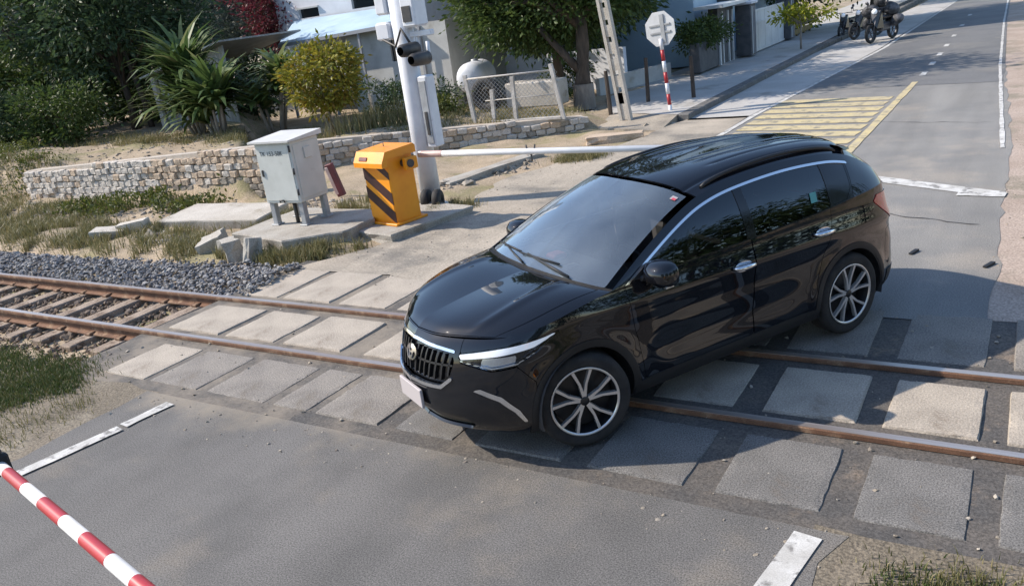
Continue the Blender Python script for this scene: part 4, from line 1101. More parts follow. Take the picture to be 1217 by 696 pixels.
rf = MB(); rf.add([(-W/2-.05, -D/2-.07, H1+.003), (W/2+.05, -D/2-.07, H1+.003), (W/2+.05, D/2+.05, H1+.003), (-W/2-.05, D/2+.05, H1+.003),
    (-W/2-.05, -D/2-.07, H1+.03), (W/2+.05, -D/2-.07, H1+.03), (W/2+.05, D/2+.05, H1+.075), (-W/2-.05, D/2+.05, H1+.075)], [(3,2,1,0),(4,5,6,7),(0,1,5,4),(1,2,6,5),(2,3,7,6),(3,0,4,7)]).build('roof', 'cabinet_roof', cb)
MB().box(-W/2+.03, W/2-.03, -D/2-.012, -D/2+.004, H0+.04, H1-.03, .004).build('door', 'cabinet_grey', cb)
side = MB().box(W/2-.004, W/2+.010, -D/2+.05, D/2-.05, H0+.05, H1-.05, .004).build('side_panel', 'cabinet_grey', cb)
MB().box(W/2+.011, W/2+.03, -.06, .08, H1-.28, H1-.12, .004).build('vent_cover', 'cabinet_grey', cb)
for (x, y) in ((-.28, -.23), (.28, -.23), (.28, .23), (-.28, .23)):
    MB().box(x-.045, x+.045, y-.045, y+.045, 0, H0-.002, .008).build('leg', 'galv', cb)
    MB().box(x-.07, x+.07, y-.07, y+.07, 0, .02, .003).build('foot_plate', 'galv', cb)
for (x, y) in ((.05, .05), (.14, -.05), (.02, -.12)):
    MB().tube([(x, y, 0), (x, y, H0)], .03, 8).build('cable_duct', 'dark_metal', cb)
MB().tube([(-.03, -D/2-.03, H0+.02), (-.03, -D/2-.045, H0+.05), (.05, -D/2-.045, H0+.055), (.05, -D/2-.03, H0+.02)], .012, 6).build('handle', 'dark_metal', cb)
def text_obj(s, size, loc, rot, m, parent, name='lettering', ext=0.001, align='CENTER'):
    cu = bpy.data.curves.new(name, 'FONT'); cu.body = s; cu.size = size; cu.align_x = align; cu.align_y = 'CENTER'; cu.extrude = ext
    o = bpy.data.objects.new(name, cu); COL.objects.link(o)
    dg = bpy.context.evaluated_depsgraph_get(); me = bpy.data.meshes.new_from_object(o.evaluated_get(dg)); bpy.data.objects.remove(o)
    me.materials.clear(); me.materials.append(M[m]); o = link(name, me, parent, loc); o.rotation_euler = rot; o['kind'] = 'stuff'; return o
for z in (H0+.12, H0+.42, H0+.74): MB().tube([(W/2-.004, -D/2-.016, z), (W/2-.004, -D/2-.016, z+.09)], .014, 6).build('hinge', 'dark_metal', cb)
MB().box(-W/2+.06, -W/2+.09, -D/2-.03, -D/2-.013, H0+.40, H0+.50, .004).build('lock', 'dark_metal', cb)
text_obj('TK 153-50K', .088, (-.03, -D/2-.0145, H1-.155), (PI/2, 0, 0), 'text_dark', cb)

# ---- orange barrier machine
ob = empty('barrier_machine', (-3.30, 4.06, .06), math.radians(-11), 'orange barrier drive box with dark diagonal stripes beside the road', 'barrier machine')
v, f = rough_block([(-.52, -.62), (.58, -.62), (.62, .95), (-.45, .95)], -.14, .05, 9, .02)
MB().add(v, f).build('concrete_base', 'concrete', ob)
BW, BD, BH = .28, .235, 1.02
MB().box(-BW, BW, -BD, BD, .055, BH, .018).build('housing', 'orange_paint', ob)
MB().box(-BW-.06, BW+.06, -BD-.06, BD+.06, .052, .085, .006).build('base_flange', 'orange_paint', ob)
lid = MB(); lp = [(-BD-.115, BH-.135), (-BD-.115, BH-.07), (-BD-.03, BH+.075), (BD+.02, BH+.10), (BD+.05, BH+.07), (BD+.05, BH-.03), (-BD, BH-.03), (-BD-.02, BH-.135)]
lid.prism(lp, -BW-.035, BW+.035, 'yz').build('lid', 'orange_paint', ob)
MB().box(-.20, -.03, -BD-.098, -BD-.085, BH-.045, BH+.01, .002, rot=Matrix.Rotation(-.52, 3, 'X')).build('lid_label', 'dark_red', ob)
MB().tube([(-.25, .0, BH+.10), (-.25, .0, BH+.15), (-.02, .0, BH+.16), (-.02, .0, BH+.10)], .009, 6).build('lid_handle', 'galv', ob)
for (z0, z1) in ((.11, .33), (.38, .58), (.60, .82), (.82, .90)):
    # diagonal band falling to the right across the front
    x0, x1 = -BW + .004, BW - .004
    dz = .36
    poly = [(x0, z0 + dz - .04), (x0, z0 + dz + .13), (x1, z0 + .13), (x1, z0 - .04)]
    if z1 > .8: poly = [(-.02, .885), (.18, .885), (x1, .80), (x1, .70)] if z1 < .9 else None
    if poly: MB().prism([(p[0], min(p[1], .885)) for p in poly], -BD-.0045, -BD+.003, 'xz').build('warning_stripe', 'stripe_black', ob)
MB().tube([(BW-.01, .05, BH-.14), (BW+.18, .05, BH-.14)], .055, 12).build('drive_shaft', 'dark_metal', ob)
MB().box(BW+.07, BW+.15, -.02, .20, BH-.23, BH-.06, .012).build('boom_clamp', 'orange_paint', ob)
bo = empty('barrier_boom', (-2.98, 4.40, .985), math.radians(-.8), 'horizontal white barrier boom reaching from the orange box behind the car', 'barrier boom')
MB().tube([(.0, 0, 0), (1.4, 0, 0.004), (4.9, 0, .0)], [.045, .042, .034], 12).build('pole', 'boom_white', bo)
for (a, b) in ((.05, .42),):
    MB().tube([(a, 0, .001), (b, 0, .001)], .0468, 12, cap=False).build('faded_band', 'boom_pink', bo)
fk = MB(); fk.tube([(1.87, 0, -.045), (1.87, 0, -.13)], .012, 6); fk.tube([(1.80, 0, .09), (1.82, 0, .01), (1.87, 0, -.05), (1.92, 0, .01), (1.94, 0, .09)], .012, 6)
fk.build('boom_hook', 'dark_metal', bo)

# ---- white signal post with lamp heads
sp_ = empty('signal_post', (-3.60, 5.30, -.03), 0, 'tall white steel signal post with grey boxes and black lamps', 'signal post')
MB().tube([(0, 0, 0), (-.01, 0, 1.6), (-.02, 0, 3.9)], [.165, .16, .155], 16).build('post', 'post_white', sp_)
MB().lathe([(.25, 0.0), (.25, .03), (.175, .05), (.175, .12)], 16).build('base_collar', 'post_white', sp_)
MB().box(.165, .34, -.10, .12, .95, 2.02, .02).build('cable_box', 'post_white', sp_)
MB().box(.19, .315, -.118, -.104, 1.02, 1.95, .004).build('box_door', 'galv', sp_)
MB().box(.23, .28, -.132, -.119, 1.15, 1.50, .004).build('cable_slot', 'dark_metal', sp_)
for (x, z, r) in ((.25, 2.42, .10), (.42, 2.28, .10)):
    MB().lathe([(.001, 0.0), (r, .0), (r, -.16), (r * .9, -.34), (r * .6, -.38)], 16, 'y', (x, -.10, z)).build('lamp_head', 'dark_metal', sp_)
    MB().tube([(x - .03, 0, z - .05), (x - .02, 0, z + .22)], .03, 8).build('lamp_bracket', 'post_white', sp_)
MB().box(.05, .52, -.05, .05, 2.58, 2.66, .01).build('lamp_crossbar', 'post_white', sp_)
MB().box(-.42, -.15, -.16, .12, 2.58, 2.84, .03).build('junction_box', 'post_white', sp_)
MB().box(-.36, -.15, -.16, .12, 2.94, 3.30, .03).build('junction_box', 'post_white', sp_)
MB().box(.14, .40, -.20, .12, 2.72, 3.22, .03).build('junction_box', 'post_white', sp_)
MB().box(.18, .34, -.216, -.203, 2.80, 3.02, .004).build('box_plate', 'dark_metal', sp_)
MB().tube([(-.28, -.17, 2.60), (-.05, -.19, 2.48), (.1, -.19, 2.72), (.24, -.2, 2.5)], .02, 6).build('loose_cable', 'dark_metal', sp_)
MB().tube([(-.15, 0, 3.3), (.15, 0, 3.45)], .035, 8).build('bracket_arm', 'post_white', sp_)
for x in (-.02, .17):
    wz = MB().lathe([(.03, -.06), (.15, -.06), (.175, -.035), (.175, .035), (.15, .06), (.03, .06)], 20, 'x', (0, 0, 0), closed=True)
    o = wz.build('old_tyre', 'black_rubber', None, (-3.48 + x * 1.15, 5.05, .135)); o.rotation_euler = (0, 0, .35)
    tag(o, 'small black tyre standing upright at the foot of the signal post, %s one' % ('left' if x < 0 else 'right'), 'tyre', 'small tyres at the signal post')

# ---- leaning dark red board
rb = MB().box(-.07, .07, -.05, .05, 0, .60, .008); o = rb.build('red_post', 'dark_red', None, (-5.95, 5.75, .02)); o.rotation_euler = (.05, .22 * -1, .3)
tag(o, 'short dark red marker post leaning between the cabinet and the orange box', 'post')
rb = MB().box(-.03, .03, -.055, .055, .05, .56, .004); rb.build('faded_face', 'boom_pink', o, (-.052, -.0, .0))

# ---- loose concrete pieces in the weeds
v, f = rough_block([(-1.05, -.42), (1.05, -.30), (1.05, .50), (-.95, .42)], -.10, .22, 17, .02)
o = MB().add(v, f).build('concrete_block', 'concrete_pale', None, (-7.0, 3.95, -.02)); o.rotation_euler = (.10, .02, .10)
tag(o, 'large pale concrete slab lying in the weeds left of the cabinet', 'concrete slab')
for k, (x, y, l, w, rz0, ry) in enumerate(((-8.78, 3.02, .62, .26, .45, .05), (-8.36, 3.22, .60, .16, .30, -.12))):
    v, f = rough_block([(-l/2, -w/2), (l/2, -w/2), (l/2, w/2), (-l/2, w/2)], 0, .17, 60+k, .015, 3)
    o = MB().add(v, f).build('broken_kerb_piece', 'concrete_pale', None, (x, y, float(ground_z(x, y)) + .02)); o.rotation_euler = (.12, ry, rz0)
    tag(o, ['wide whitish broken concrete piece in the grass near the far rail', 'narrow whitish broken concrete piece behind the wider one'][k], 'concrete piece', 'broken white pieces in the weeds')
# rubble along the bank and beside the apron
Pr = np.concatenate([pts_in([(-15, 3.6), (-8.2, 4.2), (-8.0, 5.4), (-15, 5.1)], 420), pts_in([(-8, 2.9), (-4.6, 2.55), (-4.8, 2.9), (-8, 3.3)], 220), pts_in([(-7.4, 4.6), (-5.0, 4.8), (-5.2, 5.6), (-7.5, 5.5)], 160),
    pts_in([(-4.4, 6.2), (-3.9, 6.1), (-3.3, 8.2), (-3.7, 8.6)], 170), pts_in([(-3.6, 11.6), (-1.9, 11.7), (-1.9, 12.3), (-3.6, 12.5)], 200)])
tag(rocks('rubble', Pr, sz(len(Pr), .02, .10, 4), 'rubble_rock'), 'scattered tan stones and rubble along the bank', 'rubble', kind='stuff')
o = MB(); v, f = rough_block([(-.55, -.20), (.6, -.16), (.62, .18), (-.5, .22)], -.05, .10, 77, .04); o = o.add(v, f).build('concrete_block', 'stone_tan', None, (-2.75, 10.35, 0)); o.rotation_euler = (0, .02, .45)
tag(o, 'flat tan concrete lump on the pavement below the leaning pole', 'concrete lump')
# path edge beside the apron
v, f = rough_block([(-.35, -1.2), (.05, -1.25), (.42, 1.25), (.15, 1.3)], -.06, .10, 79, .04, 6)
o = MB().add(v, f).build('broken_kerb', 'concrete', None, (-3.95, 7.55, 0)); o.rotation_euler = (0, 0, -.05)
tag(o, 'low broken kerb edging the dusty apron beyond the signal post', 'kerb')

# ---- stop sign seen from behind, on a red and white post
ss = empty('stop_sign', (-2.52, 12.95, .0), 0, 'white octagonal road sign seen from behind on a red and white post', 'sign')
lean = lambda z: (-.075 * z, 0, z)
for k in range(7):
    z0, z1 = k * .24, (k + 1) * .24
    MB().tube([lean(z0), lean(z1 - .002)], .042, 10).build('post_band', 'boom_red' if k % 2 else 'post_white', ss)
oc = [(.39 * math.cos(PI/8 + k * PI/4), .39 * math.sin(PI/8 + k * PI/4)) for k in range(8)]
pltO = MB().prism(oc, 0, .012, 'xz').build('sign_plate', 'sign_grey', ss, (-.075 * 1.87, .045, 1.88)); pltO.rotation_euler = (0, -.075, -.15)
MB().box(-.26, .26, -.022, -.002, -.10, -.06, .003).build('stiffener', 'galv', pltO); MB().box(-.26, .26, -.022, -.002, .06, .10, .003).build('stiffener', 'galv', pltO)
MB().box(.02, .12, -.03, -.003, -.30, .30, .004).build('clamp_bar', 'galv', pltO)

# ---- slotted concrete pole, leaning
cp = empty('concrete_pole', (-3.30, 12.25, .05), 0, 'leaning pale concrete utility pole with rows of slots', 'utility pole')
hh = 4.2
def lp_(z, dx, dy): return (-.125 * z + dx * (1 - z * .03), dy, z)
for dx in (-.10, .10):
    w = .035
    MB().add([lp_(0, dx - w, -.07), lp_(0, dx + w, -.07), lp_(0, dx + w, .07), lp_(0, dx - w, .07), lp_(hh, dx - w, -.07), lp_(hh, dx + w, -.07), lp_(hh, dx + w, .07), lp_(hh, dx - w, .07)],
        [(3,2,1,0),(4,5,6,7),(0,1,5,4),(1,2,6,5),(2,3,7,6),(3,0,4,7)]).build('pole_flange', 'concrete_pale', cp)
for k in range(12):
    z = .02 + k * .36; zz = z + (.60 if k == 0 else .25)
    MB().add([lp_(z, -.066, -.045), lp_(z, .066, -.045), lp_(z, .066, .045), lp_(z, -.066, .045), lp_(zz, -.066, -.045), lp_(zz, .066, -.045), lp_(zz, .066, .045), lp_(zz, -.066, .045)],
        [(3,2,1,0),(4,5,6,7),(0,1,5,4),(1,2,6,5),(2,3,7,6),(3,0,4,7)]).build('pole_rung', 'concrete_pale', cp)

# ---- dark wooden posts with wires
wp_xy = [(-3.95, 12.85, .98, -.04), (-3.70, 14.5, 1.05, .02), (-2.62, 14.75, .98, -.02)]
for k, (x, y, h, ln) in enumerate(wp_xy):
    z = .12
    mb = MB().tube([(0, 0, -.1), (ln * .5, 0, h * .5), (ln, 0, h)], [.052, .05, .044], 7, smooth=False)
    o = mb.build('wooden_post', 'wood_dark', None, (x, y, z))
    tag(o, ['dark wooden fence post just right of the large tree trunk', 'dark wooden fence post standing between the leaning pole and the sign', 'thin dark post standing right of the octagonal sign'][k], 'fence post', 'dark posts along the pavement')

# ================================================================== fence, trees, houses
mat('bark', (0.115, 0.085, 0.062), (0.07, 0.053, 0.04), 6, 0.95, 0.8, 18, stretch=(2, 2, .5), bdist=0.03)
mat('bark_pale', (0.30, 0.265, 0.225), (0.20, 0.175, 0.15), 5, 0.95, 0.7, 18, stretch=(2, 2, .5), bdist=0.02)
mat('lime_wash', (0.55, 0.52, 0.48), (0.42, 0.39, 0.35), 4, 0.9, 0.6, 20)
leaf_mat('leaf_dark', [(0.032, 0.058, 0.028), (0.052, 0.09, 0.038), (0.08, 0.125, 0.05), (0.04, 0.065, 0.034)])
leaf_mat('leaf_mid', [(0.045, 0.075, 0.018), (0.07, 0.11, 0.026), (0.105, 0.15, 0.038), (0.05, 0.08, 0.024)])
leaf_mat('leaf_olive', [(0.055, 0.075, 0.016), (0.09, 0.115, 0.022), (0.135, 0.150, 0.030), (0.045, 0.06, 0.016)])
leaf_mat('leaf_gold', [(0.16, 0.17, 0.022), (0.26, 0.25, 0.03), (0.36, 0.30, 0.035), (0.10, 0.13, 0.022), (0.24, 0.15, 0.022)])
leaf_mat('leaf_yellow', [(0.26, 0.27, 0.02), (0.38, 0.38, 0.03), (0.18, 0.22, 0.02)])
leaf_mat('leaf_red', [(0.13, 0.022, 0.032), (0.20, 0.035, 0.055), (0.09, 0.02, 0.025), (0.05, 0.04, 0.02)])
leaf_mat('leaf_strap', [(0.05, 0.09, 0.028), (0.085, 0.14, 0.042), (0.13, 0.19, 0.06), (0.22, 0.24, 0.11)])
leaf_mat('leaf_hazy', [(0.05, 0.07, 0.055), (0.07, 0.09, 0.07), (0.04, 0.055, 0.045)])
leaf_mat('grass_green', [(0.045, 0.078, 0.018), (0.065, 0.10, 0.026), (0.10, 0.12, 0.035), (0.17, 0.15, 0.07)], trans=0.25)
leaf_mat('grass_dry', [(0.24, 0.205, 0.095), (0.15, 0.15, 0.055), (0.34, 0.285, 0.15), (0.11, 0.125, 0.04)], trans=0.25)
def leaves(name, P, D, size, m, parent=None, ratio=0.42):
    """one rhombic blade per point; D = pointing direction"""
    n = len(P); D = D / np.maximum(np.linalg.norm(D, axis=1, keepdims=True), 1e-6)
    s = RNG.normal(size=(n, 3)); s -= D * np.sum(s * D, 1, keepdims=True); s /= np.maximum(np.linalg.norm(s, axis=1, keepdims=True), 1e-6)
    L = (np.asarray(size) if np.ndim(size) else np.full(n, size))[:, None]; w = L * ratio * .5
    nn = np.cross(D, s)
    v = np.stack([P, P + D*L*.45 + s*w + nn*L*.06, P + D*L, P + D*L*.45 - s*w + nn*L*.06], 1)
    f = np.arange(n*4).reshape(n, 4)
    return npmesh(name, v.reshape(-1, 3), f, m, parent)
def crown_pts(c, r, nclump, nleaf, spread, shell=0.55, seed=0, low=-1.0):
    c = np.array(c); r = np.array(r)
    d = RNG.normal(size=(nclump * 3, 3)); d /= np.linalg.norm(d, axis=1, keepdims=True); d = d[d[:, 2] > low][:nclump]
    rad = shell + (1 - shell) * RNG.random((len(d), 1)) ** .6
    cc = c + d * rad * r * (1 + .12 * RNG.normal(size=(len(d), 1)))
    k = RNG.integers(0, len(cc), nleaf)
    off = RNG.normal(size=(nleaf, 3)) * np.array([1, 1, .7]) * spread * RNG.uniform(.6, 1.4, (len(cc), 1))[k]
    P = cc[k] + off
    D = off / max(spread, .01) + .6 * (P - c) / r + RNG.normal(size=(nleaf, 3)) * .6 + np.array([0, 0, -.25])
    return P, D, cc
def tree(name, base, label, crown_c, crown_r, nclump, nleaf, spread, lsize, lm, trunk, tr=.14, bm='bark', cat='tree', group=None, shell=.55, limbs=9, low=-1.0, extra=None):
    e = empty(name, base, 0, label, cat, group)
    P, D, cc = crown_pts(crown_c, crown_r, nclump, nleaf, spread, shell, low=low)
    leaves('crown', P, D, RNG.uniform(.7, 1.3, len(P)) * lsize, lm, e)
    tb = MB(); pts = [Vector(p) for p in trunk]
    rs = [tr * (1.25 if i == 0 else 1 - .45 * i / (len(pts) - 1)) for i in range(len(pts))]
    tb.tube(pts, rs, 10)
    for k in range(min(limbs, len(cc))):
        q = Vector(cc[k]); s0 = pts[-1].lerp(pts[-2], random.uniform(0, .6)); mid_ = s0.lerp(q, .5) + Vector((0, 0, .12 * (q - s0).length))
        tb.tube([s0, mid_, q], [tr * .42, tr * .26, tr * .10], 6)
    if extra: extra(tb)
    tb.build('trunk', bm, e)
    return e
def blades(P, h, w, lean=.35, m='grass_green', name='grass', label=None, cat='grass'):
    n = len(P); a = RNG.uniform(0, 2*PI, n); h = h * RNG.uniform(.5, 1.3, n); s = np.stack([np.cos(a), np.sin(a), np.zeros(n)], 1) * w
    b = RNG.uniform(0, 2*PI, n); d = np.stack([np.cos(b), np.sin(b), np.zeros(n)], 1) * (h * lean * RNG.random(n))[:, None]
    u = np.array([0, 0, 1.0]) * h[:, None]
    v = np.stack([P - s, P + s, P + d*.35 + u*.6 - s*.6, P + d*.35 + u*.6 + s*.6, P + d + u], 1).reshape(-1, 3)
    k = (np.arange(n) * 5)[:, None, None]; f = (np.array([[0, 1, 2], [1, 3, 2], [2, 3, 4]])[None] + k).reshape(-1, 3)
    o = npmesh(name, v, f, m); return tag(o, label, cat, kind='stuff')
def clumped(poly, n, ncl, spread, z=None):
    c = pts_in(poly, ncl); k = RNG.integers(0, ncl, n); P = c[k].copy(); P[:, :2] += RNG.normal(size=(n, 2)) * spread * RNG.uniform(.4, 1.4, (ncl, 1))[k]
    P[:, 2] = ground_z(P[:, 0], P[:, 1]) - .005
    if z is not None: P[:, 2] = z
    return P

# ---- grass and weeds
blades(clumped([(-7, -1.1), (-4.6, -0.85), (-3.6, -0.80), (-2.95, -1.25), (-3.4, -1.75), (-6.2, -2.6)], 30000, 330, .13, -.004), .048, .0042, .8, 'grass_green', 'grass', 'short green grass patch beside the near rail on the left')
blades(clumped([(-4.2, -1.2), (-2.5, -1.15), (-2.35, -2.0), (-2.7, -3.2), (-5, -3.0)], 2600, 130, .10, -.004), .06, .0035, .8, 'grass_dry', 'grass', 'thin dry grass on the dirt at the left road edge')
blades(clumped([(3.95, -1.15), (6.0, -1.05), (6.0, -2.4), (3.85, -2.2)], 7000, 150, .09, -.004), .055, .0035, .8, 'grass_dry', 'grass', 'dry patchy grass in the bottom right corner')
blades(clumped([(4.05, -1.2), (4.5, -1.15), (4.4, -1.6), (3.95, -1.7)], 2200, 24, .07, -.004), .04, .004, .8, 'grass_green', 'grass', 'green grass tuft beside the white line at bottom right')
blades(np.concatenate([clumped([(-14.5, 2.2), (-6.0, 2.4), (-6.2, 3.3), (-9, 3.6), (-14.5, 4.2)], 11000, 150, .14), clumped([(-15, 4.2), (-9, 4.4), (-8.5, 5.2), (-15, 4.9)], 2500, 50, .12), clumped([(-21, 2.8), (-15, 3.2), (-15.4, 6.5), (-21, 7.0)], 6500, 110, .20)]), .17, .007, .9, 'grass_dry', 'weeds', 'dry yellow green weeds on the bank below the stone wall')
blades(np.concatenate([clumped([(-5.6, 2.5), (-3.6, 2.3), (-3.2, 3.1), (-4.0, 2.75)], 2200, 26, .08), clumped([(-5.0, 4.6), (-3.7, 4.6), (-3.8, 5.4), (-5, 5.4)], 1800, 22, .10), clumped([(-2.95, 8.15), (-2.3, 8.5), (-2.35, 9.2), (-2.9, 8.9)], 2600, 14, .12), clumped([(-6.3, 3.7), (-5.5, 3.6), (-5.4, 4.4), (-6.2, 4.5)], 1300, 10, .10), clumped([(-3.1, 4.4), (-2.6, 4.8), (-2.9, 5.4), (-3.4, 5.2)], 1200, 9, .08)]), .17, .006, .8, 'grass_dry', 'weeds', 'tufts of dry weeds around the concrete bases and on the apron')
# leafy low weeds along the rubble
P = np.concatenate([clumped([(-12, 4.0), (-8.2, 4.3), (-8.0, 5.2), (-12, 5.1)], 2600, 26, .16), clumped([(-20, 4), (-15.6, 4.6), (-15.8, 7), (-20, 7.5)], 3000, 30, .25)]); P[:, 2] += RNG.random(len(P)) * .28
tag(leaves('weeds', P, RNG.normal(size=P.shape) + np.array([0, 0, .8]), RNG.uniform(.05, .12, len(P)), 'leaf_olive'), 'leafy olive green weeds growing against the stone wall', 'weeds', kind='stuff')

# ---- wire fence with white posts above the low wall
wf = empty('wire_fence', (-8.3, 10.75, .33), .10, 'wire mesh fence with whitish concrete posts above the low stone wall', 'fence')
for k, (x, h, ln) in enumerate(((-.9, .9, 0.0), (.1, .85, .03), (1.85, 1.12, -.10), (2.35, .75, .03), (2.9, 1.0, .02), (4.05, 1.18, -.18))):
    MB().add([(a + ln * t, b, t * h) for t in (0, 1) for (a, b) in ((x - .04, -.04), (x + .04, -.04), (x + .04, .04), (x - .04, .04))], [(3,2,1,0),(4,5,6,7),(0,1,5,4),(1,2,6,5),(2,3,7,6),(3,0,4,7)]).build('fence_post', 'lime_wash', wf)
MB().tube([(1.75, -.02, 1.03), (3.95, 0, 1.05)], .022, 6).build('top_rail', 'lime_wash', wf)
MB().tube([(2.2, -.02, .52), (3.95, 0, .54)], .014, 6).build('middle_rail', 'lime_wash', wf)
MB().box(2.2, 4.0, -.05, .04, .0, .07, .01).build('bottom_rail', 'lime_wash', wf)
wm_ = MB()
for k in range(-12, 32):
    for dr in (1, -1):
        x0 = 1.85 + k * .10
        a = Vector((x0, 0, .05)); b = Vector((x0 + dr * .98, 0, 1.03))
        lo, hi = 1.85, 4.0
        t0, t1 = 0.0, 1.0
        for (lim, sg) in ((lo, 1), (hi, -1)):
            pa, pb = (a.x - lim) * sg, (b.x - lim) * sg
            if pa < 0 and pb < 0: t0 = 2; break
            if pa < 0: t0 = max(t0, pa / (pa - pb))
            if pb < 0: t1 = min(t1, pa / (pa - pb))
        if t0 >= t1: continue
        wm_.tube([a.lerp(b, t0), a.lerp(b, t1)], .0045, 3, cap=False)
w_ = wm_.build('wire_mesh', 'galv', wf); w_['kind'] = 'stuff'

# ---- white tank behind the fence
tk = empty('water_tank', (-9.0, 15.0, .42), .3, 'white rounded horizontal water tank behind the wire fence', 'tank')
MB().lathe([(.001, -.78), (.22, -.76), (.38, -.68), (.43, -.52), (.43, .52), (.38, .68), (.22, .76), (.001, .78)], 28, 'y', (0, 0, .62)).build('tank_shell', 'post_white', tk)
for y in (-.4, .4): MB().box(-.32, .32, y - .05, y + .05, 0, .30, .01).build('tank_cradle', 'dark_metal', tk)
MB().lathe([(.10, 1.03), (.10, 1.09), (.001, 1.10)], 14).build('tank_hatch', 'galv', tk)
# concrete bench block and dark tyre arch behind the fence
o = MB().box(-.75, .75, -.3, .3, 0, .62, .03).build('concrete_block', 'concrete_pale', None, (-6.3, 13.6, .32)); tag(o, 'pale concrete trough standing behind the wire mesh', 'concrete block')
o = MB().lathe([(.22, -.09), (.40, -.10), (.44, -.05), (.44, .05), (.40, .10), (.22, .09)], 26, 'y', closed=True).build('old_tyre', 'black_rubber', None, (-7.55, 13.2, .72)); tag(o, 'black old tyre propped upright behind the fence by the tank', 'tyre')

# ---- large tree beside the road, with lime-washed trunk foot
def big_extra(tb):
    tb.tube([(.0, 0, .9), (-.35, -.1, 1.35), (-.95, -.25, 2.1)], [.12, .10, .07], 8)
bt = tree('broadleaf_tree', (-5.35, 14.3, .08), 'large dense broadleaf tree with thick dark trunk behind the leaning pole', (-1.15, .8, 2.95), (2.3, 1.7, 1.25), 120, 24000, .30, .16, 'leaf_mid', [(0, 0, -.1), (.02, 0, .7), (.08, .05, 1.5), (.1, .1, 2.4)], .24, shell=.62, limbs=16, extra=big_extra)
MB().tube([(0, 0, .0), (.02, 0, .62)], [.300, .262], 12, cap=False).build('lime_band', 'bark_pale', bt)
# ---- trees further along the road, left
fars = [((-8.4, 19.6, .1), (0, 0, 3.0), (3.0, 2.4, 1.9), 'dark leafy tree behind the leaning concrete pole', .2),
        ((-8.2, 24.0, .1), (0, 0, 3.2), (2.6, 2.4, 1.9), 'dark leafy tree standing before the gate pillars', .2),
        ((-4.6, 32.5, .15), (.2, 0, 3.0), (2.6, 2.6, 2.1), 'dark shade tree beyond the gate, beside the parked motorbikes', .2),
        ((-1.75, 34.5, .05), (.0, 0, 3.9), (2.9, 2.8, 2.2), 'dark shade tree overhanging the road behind the larger motorbike', .22),
        ((-3.4, 46.0, .15), (.6, 0, 3.4), (2.9, 3.0, 2.3), 'most distant dark tree on the left of the road', .22)]
for (b, c, r, lab, tr) in fars:
    tree('roadside_tree', b, lab, c, r, 80, 9000, .36, .24, 'leaf_dark', [(0, 0, -.1), (.05, 0, 1.0), (.1, 0, 2.0)], tr * .7, group='dark trees along the far road', limbs=7)
tree('roadside_tree', (-6.9, 15.9, .1), 'tall slim tree behind the large tree, its crown above the frame', (0, 0, 5.9), (2.4, 2.3, 1.7), 80, 9000, .36, .22, 'leaf_dark', [(0, 0, -.1), (.05, 0, 1.6), (.0, 0, 4.2)], .15, group='dark trees along the far road', limbs=8)
# right edge
tree('roadside_tree', (5.6, 22.5, 0), 'leafy tree at the right edge of the far road', (-.35, 0, 2.3), (1.2, 1.2, 1.0), 40, 3500, .22, .14, 'leaf_mid', [(0, 0, -.1), (0, 0, .9), (-.1, 0, 1.6)], .08, limbs=6)

# ---- left trees
lefts = [((-20.2, 11.7, .45), (0, .2, 3.7), (3.1, 2.3, 2.1), 'tall dark green tree with twin trunks left of the shed', 'leaf_dark', 110, 17000),
         ((-24.0, 11.5, .45), (0, 0, 3.7), (3.4, 2.8, 2.7), 'spreading dark tree at the left edge behind the bushes', 'leaf_mid', 110, 15000),
         ((-25.5, 19.0, .5), (0, 0, 3.6), (2.6, 2.4, 2.2), 'grey green tree rising behind the shed roof', 'leaf_hazy', 70, 8000)]
for (b, c, r, lab, lm, ncl, nl) in lefts:
    tree('broadleaf_tree', b, lab, c, r, ncl, nl, .34, .20, lm, [(0, 0, -.1), (.05, .0, 1.0), (-.05, 0, 2.2)], .13, limbs=12, group='trees left of the shed', shell=.5,
         extra=(lambda tb: tb.tube([(.55, .2, -.1), (.5, .2, 1.0), (.3, .1, 2.6)], [.10, .085, .06], 8)))
shr = [((-22.3, 8.4, .2), (1.6, 1.3, 1.35), 1.2, 'broad dark bush at the left edge of the bank', 'leaf_dark', 7000),
       ((-20.0, 9.2, .4), (1.5, 1.1, 1.1), 1.0, 'mid green bush below the twin trunk tree', 'leaf_mid', 5500),
       ((-25.0, 9.0, .2), (1.6, 1.5, 1.8), 1.5, 'tall bush at the far left edge', 'leaf_mid', 6000),
       ((-21.6, 6.9, .1), (1.3, .8, .6), .45, 'low sunlit green bush at the foot of the bank', 'leaf_olive', 3500)]
for (b, r, zc, lab, lm, nl) in shr:
    tree('bush', b, lab, (0, 0, zc), r, 45, nl, .22, .14, lm, [(0, 0, -.1), (0, 0, .3), (.05, 0, .6)], .05, cat='bush', group='bushes on the left bank', limbs=8, shell=.4)

